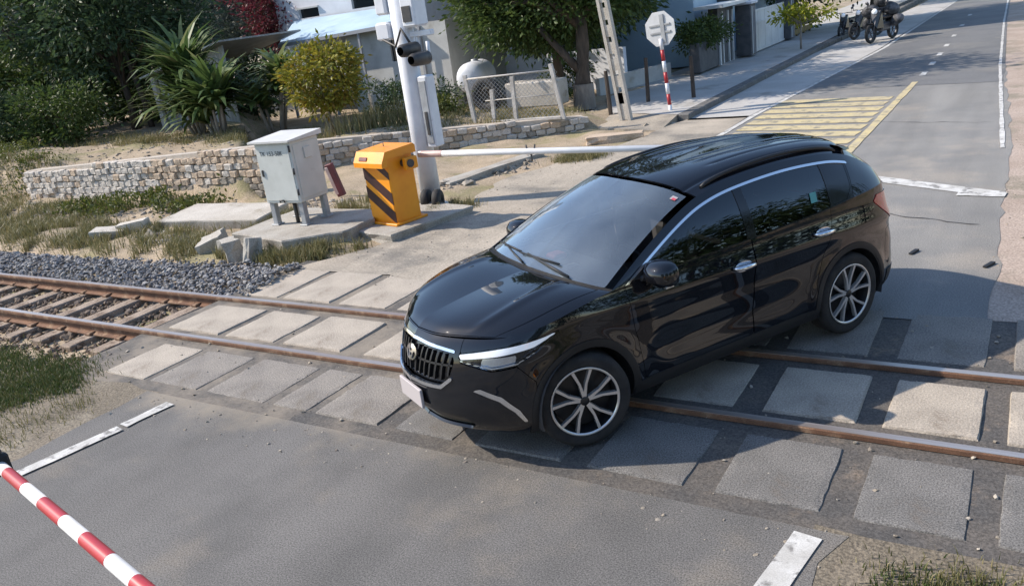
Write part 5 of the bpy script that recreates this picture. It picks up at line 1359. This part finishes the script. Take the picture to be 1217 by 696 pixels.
for (b, r, zc, lab, lm, nl) in (((-23.5, 13.5, .5), (1.7, 1.4, 1.3), 1.2, 'broad bush in the shade between the left trees', 'leaf_mid', 5000),
        ((-20.8, 14.0, .5), (1.5, 1.2, 1.2), 1.1, 'dense bush behind the twin trunk tree', 'leaf_mid', 5000), ((-27.5, 12.5, .4), (1.9, 1.6, 1.6), 1.4, 'large bush behind the far left bushes', 'leaf_dark', 5000), ((-18.0, 14.8, .5), (1.2, 1.0, 1.0), .9, 'bush beside the shed wall', 'leaf_dark', 3500)):
    tree('bush', b, lab, (0, 0, zc), r, 45, nl, .24, .17, lm, [(0, 0, -.1), (0, 0, .3), (.05, 0, .6)], .05, cat='bush', group='bushes behind the left trees', limbs=6, shell=.4)
for k, (x, y, h) in enumerate(((-33, 17, 3.4), (-38, 21, 3.8), (-30, 24, 3.6), (-44, 26, 4.0), (-36, 30, 4.2))):
    tree('distant_tree', (x, y, .3), ['hazy tree far behind the left bushes', 'hazy tree at the far left horizon', 'hazy tree far behind the shed', 'most distant hazy tree on the left', 'hazy tree far behind the red shrub'][k], (0, 0, h), (3.8, 3.4, 2.9), 70, 5000, .5, .40, 'leaf_hazy', [(0, 0, -.1), (.05, 0, 1.2), (0, 0, 2.4)], .18, group='hazy trees in the far left', limbs=6, shell=.4)

# ---- golden bush on its own thin stem
tree('golden_bush', (-9.55, 9.55, .45), 'round golden green bush behind the grey cabinet', (.05, 0, 1.32), (.92, .8, .68), 60, 5200, .14, .13, 'leaf_gold', [(0, 0, -.1), (-.03, 0, .45), (.02, 0, .9)], .045, 'bark_pale', cat='bush', limbs=12, shell=.45)
# ---- magenta flowering shrub
tree('flowering_shrub', (-19.8, 18.2, .5), 'dark red flowering shrub beside the white house', (0, 0, 3.2), (1.5, 1.2, 1.3), 50, 6000, .25, .16, 'leaf_red', [(0, 0, -.1), (.1, 0, 1.2), (0, 0, 2.2)], .06, cat='shrub', limbs=8)

# ---- strap-leaved plants in front of the shed
def strap_plant(base, n, L, label, stem=.5, m='leaf_strap', ncane=5):
    e = empty('strap_plant', base, 0, label, 'plant', 'strap leaved plants by the shed')
    V_ = []; F_ = []; tb = MB(); heads = []
    for c in range(ncane):
        a = random.uniform(0, 2*PI); r = random.uniform(.05, .45); h = stem * random.uniform(.5, 1.5)
        heads.append((r * math.cos(a) * 1.3, r * math.sin(a), h)); tb.tube([(r*.5*math.cos(a), r*.5*math.sin(a), -.1), heads[-1]], [.05, .035], 6)
    for k in range(n):
        hx_, hy_, hz_ = random.choice(heads); a = random.uniform(0, 2*PI); el = random.uniform(.35, 1.45); l = L * random.uniform(.55, 1.15); w = .07 * random.uniform(.8, 1.4)
        p = np.array([hx_, hy_, hz_]); i0 = len(V_); sdir = np.array([-math.sin(a), math.cos(a), 0])
        for j in range(5):
            ww = w * (.6, 1, .9, .6, .05)[j]; V_.append(p - sdir * ww); V_.append(p + sdir * ww)
            p = p + np.array([math.cos(a) * math.cos(el), math.sin(a) * math.cos(el), math.sin(el)]) * l / 4; el -= random.uniform(.18, .42)
        F_ += [(i0+2*j, i0+2*j+1, i0+2*j+3, i0+2*j+2) for j in range(4)]
    npmesh('leaf_cluster', np.array(V_), np.array(F_), m, e)['kind'] = 'stuff'
    tb.build('stem', 'bark_pale', e); return e
strap_plant((-14.6, 9.9, .5), 520, 1.75, 'tall clump of arching strap leaves in front of the shed', 1.2, ncane=10)
strap_plant((-13.4, 9.5, .5), 330, 1.5, 'lower strap leaved clump left of the golden bush', .7, ncane=6)
strap_plant((-12.6, 10.6, .5), 240, 1.1, 'strap leaved clump behind the golden bush', 1.1, ncane=6)

# ---- earth bank strip and dead stems by the house
P = clumped([(-12, 9.6), (-8.5, 9.3), (-7.8, 10.5), (-11, 11.0)], 900, 40, .25)
blades(P, .55, .012, .5, 'grass_dry', 'dead_stems', 'dry stems standing behind the low wall', 'dry plants')

# ---- undergrowth, litter and clutter in the yard behind the low wall
for (b, r, zc, lab, lm, nl) in (((-8.4, 12.0, .35), (.55, .5, .42), .45, 'small dark bush left of the wire fence', 'leaf_dark', 1500),
        ((-7.55, 11.5, .35), (.4, .4, .3), .32, 'low olive bush at the left end of the wire fence', 'leaf_olive', 1100),
        ((-10.6, 12.8, .4), (.7, .5, .5), .5, 'dark shrub growing against the lean-to wall', 'leaf_dark', 1800),
        ((-7.0, 16.4, .12), (.8, .6, .55), .5, 'dark shrub behind the trough near the compound wall', 'leaf_mid', 1800)):
    tree('shrub', b, lab, (0, 0, zc), r, 22, nl, .12, .10, lm, [(0, 0, -.1), (0, 0, .15), (.03, 0, .3)], .03, cat='bush', group='shrubs in the yard', limbs=5, shell=.4)
blades(np.concatenate([clumped([(-8, 9.4), (-4.6, 11.6), (-5, 13.5), (-9, 13)], 3000, 70, .18), clumped([(-20, 8.6), (-9, 8.2), (-9, 9.4), (-20, 10.2)], 4200, 110, .22), clumped([(-12, 12), (-7, 13), (-7, 16), (-12, 15)], 2600, 60, .22)]), .16, .007, .9, 'grass_dry', 'weeds', 'sparse dry weeds over the bare yard behind the walls')
PL = np.concatenate([pts_in([(-21, 6.2), (-8.6, 6.2), (-8.8, 10.5), (-21, 11)], 1500, None, .01), pts_in([(-8.4, 9.2), (-4.2, 12.2), (-5, 14.5), (-9, 14)], 900, None, .01)])
tag(rocks('litter', PL, sz(len(PL), .008, .05, 3), 'rubble_rock', flat=.5), 'stones and litter scattered over the bare tan yard', 'litter', kind='stuff')
# apron and verge grit
PG = np.concatenate([pts_in([(-3.4, 2.5), (-.8, 2.5), (-1.2, 10), (-3.0, 9)], 700, .004), pts_in([(4.2, 2.6), (6, 2.6), (6, 12), (4.2, 12)], 700, -.004), pts_in([(-2.2, -1.0), (3.7, -1.0), (3.7, -1.4), (-2.2, -1.5)], 150, .0), pts_in([(-3.5, -.95), (4.8, -.95), (4.8, 2.2), (-3.5, 2.2)], 600, .0), pts_in([(3.8, -1.1), (6, -1.0), (6, -2.6), (3.8, -2.4)], 500), pts_in([(-4.6, -1.1), (-2.2, -1.1), (-2.3, -3.2), (-5, -3)], 700)])
tag(rocks('grit', PG, sz(len(PG), .004, .017, 3), 'rubble_rock', flat=.7), 'loose grit and pebbles on the crossing and road edges', 'grit', kind='stuff')

# ------------------------------------------------------------------ buildings
mat('wall_white', (0.68, 0.70, 0.74), (0.60, 0.62, 0.66), 1.2, 0.85, 0.1, 30, c3=(0.46, 0.46, 0.46), scale3=1.0, lo3=0.60, hi3=0.78)
mat('wall_grey', (0.50, 0.50, 0.48), (0.42, 0.42, 0.40), 1.5, 0.9, 0.15, 30, c3=(0.33, 0.31, 0.27), scale3=1.2, lo3=0.56, hi3=0.75)
mat('canopy_blue', (0.46, 0.60, 0.70), (0.40, 0.54, 0.66), 1.5, 0.45, c3=(0.36, 0.42, 0.46), scale3=1.3, lo3=0.60, hi3=0.8)
mat('window_dark', (0.02, 0.025, 0.03), rough=0.12, spec=0.6)
mat('shed_sheet', (0.38, 0.39, 0.38), (0.29, 0.29, 0.275), 1.6, 0.6, c3=(0.24, 0.18, 0.13), scale3=1.8, lo3=0.58, hi3=0.75, stretch=(2, 2, .4), metal=.2)
mat('frame_grey', (0.32, 0.33, 0.35), rough=0.5)
mat('roof_tile', (0.26, 0.075, 0.05), (0.19, 0.06, 0.045), 3, 0.8, 0.3, 25)
mat('gate_white', (0.66, 0.68, 0.68), (0.58, 0.60, 0.60), 2, 0.5)
mat('pillar_dark', (0.06, 0.065, 0.07), (0.10, 0.10, 0.105), 4, 0.7, 0.2, 30)
mat('fence_ochre', (0.22, 0.16, 0.06), (0.13, 0.10, 0.045), 3, 0.8)
def corrugated(name, u0, u1, z0, z1a, z1b, m, parent, pitch=.12, amp=.018):
    """vertical corrugated sheet in the local xz plane"""
    n = int((u1 - u0) / pitch * 4); xs = np.linspace(u0, u1, n + 1); v = []
    for x in xs:
        t = (x - u0) / (u1 - u0); y = amp * math.sin(2*PI*(x - u0) / pitch); v += [(x, y, z0), (x, y, z1a + (z1b - z1a) * t)]
    return MB().add(v, [(2*i, 2*i+2, 2*i+3, 2*i+1) for i in range(n)], True).build(name, m, parent)
# shed
sh_ = empty('tin_shed', (-18.4, 11.6, .45), .12, 'grey corrugated tin shed behind the strap leaved plants', 'shed')
corrugated('front_sheet', 0, 2.9, 0, 1.72, 2.35, 'shed_sheet', sh_)
s2 = corrugated('side_sheet', 0, 3.2, 0, 1.72, 1.72, 'shed_sheet', sh_); s2.rotation_euler = (0, 0, PI/2); s2.location = (.02, .03, 0)
MB().add([(-.3, -.35, 1.70), (3.1, -.35, 2.44), (3.1, 3.4, 2.44), (-.3, 3.4, 1.70), (-.3, -.35, 1.75), (3.1, -.35, 2.49), (3.1, 3.4, 2.49), (-.3, 3.4, 1.75)], [(3,2,1,0),(4,5,6,7),(0,1,5,4),(1,2,6,5),(2,3,7,6),(3,0,4,7)]).build('roof', 'shed_sheet', sh_)
MB().box(-.10, .06, -.16, -.04, -.1, 1.70, .01).build('corner_post', 'lime_wash', sh_)
# white house: front wall faces the road corner
hs = empty('white_house', (-19.0, 17.6, .35), 0, 'white house with pale blue canopy behind the golden bush', 'house')
def wall_with_holes(name, x0, x1, z0, z1, holes, y, th, m, parent, axis='x'):
    """wall slab with rectangular openings, made of butted blocks"""
    xs = sorted({x0, x1, *[h[0] for h in holes], *[h[1] for h in holes]}); zs = sorted({z0, z1, *[h[2] for h in holes], *[h[3] for h in holes]})
    mb = MB(); v = []; f = []
    nx_, nz_ = len(xs), len(zs)
    for yy in (y, y + th):
        for x in xs:
            for z in zs: v.append((x, yy, z) if axis == 'x' else (yy, x, z))
    def id_(i, j, s_): return s_*nx_*nz_ + i*nz_ + j
    solid = lambda i, j: 0 <= i < nx_-1 and 0 <= j < nz_-1 and not any(h[0] <= (xs[i]+xs[i+1])/2 <= h[1] and h[2] <= (zs[j]+zs[j+1])/2 <= h[3] for h in holes)
    for i in range(nx_-1):
        for j in range(nz_-1):
            if not solid(i, j): continue
            f.append((id_(i,j,0), id_(i+1,j,0), id_(i+1,j+1,0), id_(i,j+1,0))); f.append((id_(i,j+1,1), id_(i+1,j+1,1), id_(i+1,j,1), id_(i,j,1)))
            for (di, dj, a, b) in ((-1,0,(i,j),(i,j+1)), (1,0,(i+1,j),(i+1,j+1)), (0,-1,(i,j),(i+1,j)), (0,1,(i,j+1),(i+1,j+1))):
                if not solid(i+di, j+dj): f.append((id_(*a,0), id_(*b,0), id_(*b,1), id_(*a,1)))
    return mb.add(v, f).build(name, m, parent)
WX = [(1.1, 2.05, 2.95, 3.25), (3.6, 4.75, 3.0, 3.35), (3.9, 4.9, 1.15, 2.2)]
wall_with_holes('front_wall', 0, 6.4, 0, 6.2, WX + [(1.5, 2.4, 0, 2.05)], 0, .18, 'wall_white', hs)
for (a, b, c, d) in WX:
    w = MB().box(a+.003, b-.003, .11, .13, c+.003, d-.003).build('window_pane', 'window_dark', hs)
    MB().box(a-.06, b+.06, -.10, -.004, d+.0, d+.05).build('window_hood', 'wall_grey', hs)
MB().box(1.503, 2.397, .10, .14, .0, 2.045).build('door', 'frame_grey', hs)
wall_with_holes('side_wall', .185, 6.5, 0, 6.2, [(.9, 1.9, 1.0, 2.3), (.9, 1.9, 3.2, 4.5), (3.2, 4.3, 1.0, 2.3)], 6.22, .18, 'wall_white', hs, 'y')
for (a, b, c, d) in ((.9, 1.9, 1.0, 2.3), (.9, 1.9, 3.2, 4.5), (3.2, 4.3, 1.0, 2.3)): MB().box(6.28, 6.30, a+.003, b-.003, c+.003, d-.003).build('window_pane', 'window_dark', hs)
MB().box(.0, .18, .185, 6.5, 0, 6.2).build('back_wall', 'wall_white', hs)
MB().box(-.3, 6.7, -.3, 6.8, 6.203, 6.4).build('roof', 'roof_tile', hs)
MB().box(-.02, 6.42, -.05, -.003, 2.62, 2.80).build('string_course', 'wall_white', hs)
# canopy: sloping blue sheet on thin posts
cn = empty('blue_canopy', (-17.1, 15.0, .3), 0, 'pale blue sheet canopy on posts in front of the white house', 'canopy')
MB().add([(0.6, 0, 2.24), (5.75, 0, 2.42), (4.4, 2.5, 2.92), (-1.0, 2.5, 2.92), (0.6, 0, 2.28), (5.75, 0, 2.46), (4.4, 2.5, 2.96), (-1.0, 2.5, 2.96)], [(3,2,1,0),(4,5,6,7),(0,1,5,4),(1,2,6,5),(2,3,7,6),(3,0,4,7)]).build('canopy_sheet', 'canopy_blue', cn)
MB().add([(.6, -.04, 2.17), (5.75, -.04, 2.35), (5.75, -.004, 2.35), (.6, -.004, 2.17), (.6, -.04, 2.27), (5.75, -.04, 2.45), (5.75, -.004, 2.45), (.6, -.004, 2.27)], [(3,2,1,0),(4,5,6,7),(0,1,5,4),(1,2,6,5),(2,3,7,6),(3,0,4,7)]).build('front_beam', 'frame_grey', cn)
for x in (.75, 2.6, 4.0, 5.6): MB().box(x-.035, x+.035, .02, .09, -.1, 2.22 + .035 * x).build('canopy_post', 'frame_grey', cn)
# grey lean-to wall with window below the canopy, right part
lt = empty('lean_to', (-12.4, 15.3, .3), 0, 'grey rendered lean-to wall with dark window under the canopy end', 'building')
wall_with_holes('front_wall', -1.6, 2.3, -.1, 2.35, [(.15, .85, 1.35, 2.1)], .1, .15, 'wall_grey', lt)
MB().box(.153, .847, .17, .19, 1.353, 2.097).build('window_pane', 'window_dark', lt)
wall_with_holes('side_wall', .26, 3.2, -.1, 2.35, [], 2.12, .18, 'wall_grey', lt, 'y')
MB().box(1.32, 1.40, .03, .095, -.1, 2.3).build('drain_pipe', 'frame_grey', lt)
# second white house at the right of the post
h2 = empty('white_house', (-12.3, 20.2, .25), 0, 'white house wall with dark shuttered window behind the signal post', 'house')
wall_with_holes('front_wall', 0, 3.2, 0, 5.5, [(-.02 + .25, 1.25, 1.5, 3.6)], 0, .18, 'wall_white', h2)
MB().box(.233, 1.247, .10, .13, 1.503, 3.597).build('window_pane', 'window_dark', h2)
for x in (.56, .90): MB().box(x-.025, x+.025, .05, .098, 1.503, 3.597).build('window_bar', 'frame_grey', h2)
MB().box(.10, 1.40, -.30, -.003, 3.64, 3.74).build('window_hood', 'wall_white', h2)
MB().box(0, 3.2, .185, 5, 0, 5.5).build('house_block', 'wall_white', h2)
# compound wall behind the tank
cw = MB().box(0, 6.0, 0, .15, -.1, 1.05).build('compound_wall', 'wall_white', None, (-11.6, 18.6, .2)); cw.rotation_euler = (0, 0, -.16)
tag(cw, 'white compound wall behind the tank and the large tree', 'wall')
cw = MB().box(0, 3.2, 0, .15, -.1, .45).build('compound_wall', 'wall_grey', None, (-5.9, 16.4, .1)); cw.rotation_euler = (0, 0, 1.28)
tag(cw, 'low grey wall between the large tree and the gate', 'wall')

# ---- gate and pillars along the far pavement
def slatted(name, x, y0, y1, z0, z1, n, m, parent):
    for k in range(n):
        a = y0 + (y1 - y0) * k / n; b = y0 + (y1 - y0) * (k + 1) / n
        MB().box(x - .02, x + .02, a + .012, b - .012, z0, z1, .004).build(name, m, parent)
gt = empty('white_gate', (-3.95, 24.3, .12), 0, 'white panelled metal gate beside the far pavement', 'gate')
slatted('gate_panel', 0, 0, 4.3, .06, 1.42, 5, 'gate_white', gt)
for z in (.08, 1.0, 1.40): MB().box(.024, .05, .02, 4.28, z - .03, z + .03).build('gate_rail', 'gate_white', gt)
for (y, lab) in ((23.75, 'dark gate pillar left of the white gate'), (28.95, 'dark gate pillar right of the white gate')):
    gp = empty('gate_pillar', (-3.95, y, .17), 0, lab, 'pillar', 'gate pillars')
    MB().box(-.26, .26, -.30, .30, 0, 1.62, .02).build('shaft', 'pillar_dark', gp); MB().box(-.33, .33, -.37, .37, 1.623, 1.72, .02).build('cap', 'wall_white', gp)
    for yy in (-.16, .0, .16): MB().box(.262, .285, yy - .025, yy + .025, .05, 1.55).build('moulding', 'gate_white' if yy == -.16 else 'frame_grey', gp)
gr_ = empty('garage_front', (-4.25, 22.9, .12), 0, 'narrow dark doorway with white trim and flat white hood left of the gate', 'doorway')
MB().box(-.3, .0, -1.1, .5, 0, 1.75).build('door_wall', 'pillar_dark', gr_)
for y in (-.75, -.15, .3): MB().box(.003, .05, y - .04, y + .04, 0, 1.6).build('door_trim', 'gate_white', gr_)
MB().box(-.5, .45, -1.9, .75, 1.753, 1.85).build('hood', 'gate_white', gr_)
rb_ = MB().add([(-4.6, 24.0, 2.02), (-3.7, 24.0, 1.92), (-3.7, 31.5, 1.92), (-4.6, 31.5, 2.02), (-4.6, 24.0, 2.07), (-3.7, 24.0, 1.97), (-3.7, 31.5, 1.97), (-4.6, 31.5, 2.07)], [(3,2,1,0),(4,5,6,7),(0,1,5,4),(1,2,6,5),(2,3,7,6),(3,0,4,7)])
bh = empty('blue_house', (-4.9, 24, .15), 0, 'pale blue walled house with dark eaves behind the gate', 'house')
MB().box(-5.5, -.1, 2.4, 9.8, 0, 8.4).build('wall', 'canopy_blue', bh); MB().box(-5.5, -.105, -2.2, 2.395, 0, 2.35).build('annex_wall', 'canopy_blue', bh)  # upper wall raised out of view to throw shade across the road
MB().box(-5.8, .35, -.1, 8.5, 1.90, 2.0).build('eaves', 'pillar_dark', bh) if False else MB().box(-.097, .45, .1, 8.3, 1.78, 1.90).build('eaves', 'pillar_dark', bh)
MB().box(-5.8, .2, 2.1, 10.1, 8.403, 8.6).build('roof', 'pillar_dark', bh)
hw = MB().box(-.15, .15, 0, 2.2, 0, .85, .02).build('boundary_wall', 'pillar_dark', None, (-4.2, 19.4, .17)); tag(hw, 'dark low boundary wall under the hedge left of the doorway', 'wall')
MB().box(.152, .21, 1.75, 1.85, 0, .95, .005).build('white_stake', 'gate_white', hw)
tree('hedge', (-4.35, 20.5, .17), 'clipped green hedge on the dark boundary wall', (0, 0, 1.05), (.5, 1.3, .38), 40, 3500, .14, .11, 'leaf_mid', [(0, 0, .0), (0, 0, .4), (0, 0, .8)], .04, cat='hedge', limbs=4)
yf = empty('ochre_fence', (-3.9, 29.4, .12), 0, 'dark ochre boarded fence right of the gate behind the sapling', 'fence')
for z in (.18, .42, .66): MB().box(0, .05, 0, 3.6, z - .10, z + .10, .004).build('board', 'fence_ochre', yf)
for y in (.1, 1.2, 2.4, 3.5): MB().box(-.06, -.003, y - .05, y + .05, 0, .95).build('post', 'fence_ochre', yf)
sp2 = empty('sapling', (-2.45, 24.9, .12), 0, 'young yellow green sapling on the pavement before the gate', 'sapling')
MB().tube([(0, 0, -.05), (.0, 0, .45), (.02, 0, .85)], [.035, .03, .022], 7).build('trunk', 'bark_pale', sp2)
P, D, cc = crown_pts((0, .1, 1.12), (.95, .75, .22), 26, 900, .12, .3); leaves('crown', P, D + np.array([0, 0, -.3]), RNG.uniform(.10, .2, len(P)), 'leaf_yellow', sp2)
tbm = MB()
for k in range(8): tbm.tube([(.02, 0, .8), tuple(cc[k])], [.014, .007], 5)
tbm.build('branch', 'bark_pale', sp2)['kind'] = 'stuff'

# ---- motorbikes
mat('moto_black', (0.012, 0.012, 0.014), rough=0.25, coat=.6)
mat('moto_grey', (0.10, 0.10, 0.11), rough=0.4, metal=.5)
mat('helmet', (0.55, 0.55, 0.57), rough=0.2, coat=.5)
mat('jacket', (0.03, 0.033, 0.045), (0.05, 0.05, 0.06), 8, 0.85)
mat('skin', (0.32, 0.19, 0.13), rough=0.6)
mat('load_sack', (0.03, 0.031, 0.033), (0.12, 0.12, 0.13), 7, 0.7, 0.5, 12)
def motorbike(loc, rz_, label, s=1.0):
    e = empty('motorbike', loc, rz_, label, 'motorbike', 'motorbikes by the far road'); e.scale = (s, s, s)
    for (x, n_) in ((.62, 'front'), (-.60, 'rear')):
        w = MB().lathe([(.20, -.035), (.26, -.045), (.285, 0), (.26, .045), (.20, .035)], 24, 'y', closed=True).build('wheel', 'black_rubber', e, (x, 0, .285))
        MB().lathe([(.20, -.02), (.19, 0), (.20, .02)], 24, 'y').build('rim', 'moto_grey', w)
        sp3 = MB()
        for k in range(6): a = k * PI / 3; sp3.tube([(0, 0, 0), (.2 * math.cos(a), 0, .2 * math.sin(a))], .012, 5)
        sp3.build('spoke', 'moto_grey', w)['kind'] = 'stuff'
    for y in (-.07, .07): MB().tube([(.62, y, .285), (.42, y, .80)], .022, 6).build('fork', 'moto_grey', e)
    MB().add([(.50, -.13, .42), (.50, .13, .42), (.36, -.16, .92), (.36, .16, .92), (.16, -.15, .40), (.16, .15, .40), (.22, -.12, .85), (.22, .12, .85), (.56, 0, .65)], [(0, 8, 2), (8, 1, 3), (2, 8, 3), (0, 1, 8), (0, 2, 6, 4), (1, 5, 7, 3), (2, 3, 7, 6), (4, 5, 1, 0), (4, 6, 7, 5)]).build('fairing', 'moto_black', e)
    MB().box(-.30, .2, -.12, .12, .30, .55, .04).build('engine', 'moto_grey', e)
    MB().box(-.75, .12, -.13, .13, .62, .76, .05).build('seat', 'moto_black', e)
    MB().box(-.85, -.30, -.11, .11, .48, .62, .04).build('tail', 'moto_black', e)
    MB().tube([(.30, -.34, .98), (.36, -.14, .99), (.38, 0, .97), (.36, .14, .99), (.30, .34, .98)], .016, 6).build('handlebar', 'moto_black', e)
    MB().lathe([(.001, .06), (.07, .05), (.085, 0.0)], 16, 'x', (.42, 0, .90)).build('headlight', 'lamp_white', e)
    for y in (-.28, .28):
        MB().tube([(.34, y, .98), (.32, y * 1.1, 1.12)], .008, 5).build('mirror_stem', 'moto_black', e)
        MB().lathe([(.001, -.008), (.05, -.008), (.05, .008), (.001, .008)], 12, 'x', (.32, y * 1.12, 1.15)).build('mirror', 'moto_grey', e)
    MB().box(.60, .72, -.06, .06, .56, .60, .01).build('mudguard', 'moto_black', e)
    return e
m1_ = motorbike((-.15, 26.4, .012), -1.95, 'dark motorbike standing at the road edge with a bulky dark load', 1.1)
for k, (x, y, z, r) in enumerate(((-.55, 26.55, 1.0, .36), (.05, 26.85, 1.0, .36), (-.25, 26.75, 1.30, .36), (-.62, 26.8, .62, .30), (.25, 26.75, .66, .30), (-.30, 27.0, .98, .40))):
    o = rocks('sack', np.array([[0, 0, 0]]), r, 'load_sack', flat=.85, jit=.12); o.location = (x, y, z)
    o.modifiers.new('smooth', 'SUBSURF').render_levels = 2
    tag(o, ['left upper sack of the load on the larger motorbike', 'right upper sack of the load on the larger motorbike', 'topmost sack of the load on the larger motorbike', 'lowest left sack hanging beside the larger motorbike', 'lowest right sack hanging beside the larger motorbike', 'rearmost sack of the load on the larger motorbike'][k], 'sack', 'sacks heaped on the larger motorbike')
motorbike((-.95, 28.3, .012), -2.1, 'dark motorbike parked just behind the loaded one', 1.0)
motorbike((-1.75, 29.2, .012), -1.8, 'smaller dark motorbike parked under the trees by the ochre fence', .9)

# ---- near barrier boom, bottom left
nb = empty('barrier_boom', (.20, -3.235, 1.0), math.atan2(-.33, 1.68), 'red and white striped barrier boom in the foreground at bottom left', 'barrier boom')
L0 = 4.6
MB().tube([(0, 0, 0), (L0, 0, .0)], [.028, .036], 16).build('pole', 'boom_white', nb)
for k in range(14):
    a = .12 + k * .487; b = a + .26
    if b > L0: break
    r0 = .0286 + .008 * a / L0; r1 = .0286 + .008 * b / L0
    n = 16; v = []
    for (x, r) in ((a, r0), (b, r1)):
        for q in range(n): th = 2*PI*q/n; v.append((x, r * math.cos(th), r * math.sin(th)))
    MB().add(v, [(q, (q+1) % n, n+(q+1) % n, n+q) for q in range(n)], True).build('red_band', 'boom_red', nb)
cap = MB().box(-.055, .008, -.05, .05, -.055, .055, .012).build('end_cap', 'black_rubber', nb)
MB().box(-.040, .002, -.03, .03, .057, .085, .008).build('end_lamp', 'dark_metal', nb)

# ---- unseen trees added right of the frame to darken the car's reflections
for (x, y, r, h, lab) in ((15.0, -12.0, 3.6, 3.6, 'nearest'), (19.0, -5.0, 3.8, 3.8, 'second'), (18.0, 3.0, 3.7, 3.6, 'third'), (19.5, 11.0, 4.0, 3.9, 'fourth'), (8.5, -18.0, 3.9, 3.7, 'rear')):
    tree('unseen_tree', (x, y, -.02), 'unseen leafy tree added on the right hand verge, %s of the row' % lab, (0, 0, h), (r, r, 3.3), 120, 9000, .5, .30, 'leaf_dark', [(0, 0, -.1), (.05, 0, .8), (.1, 0, 1.8)], .15, group='unseen trees added on the right', limbs=6, shell=.4)
# ---- drive box that carries the foreground boom, below the camera
nm = ob.copy(); COL.objects.link(nm); nm.location = (5.05, -4.25, .06); nm.rotation_euler = (0, 0, math.atan2(-.33, 1.68) + PI)
nm['label'] = 'orange barrier drive box carrying the foreground boom'
for ch in list(ob.children):
    c = ch.copy(); COL.objects.link(c); c.parent = nm
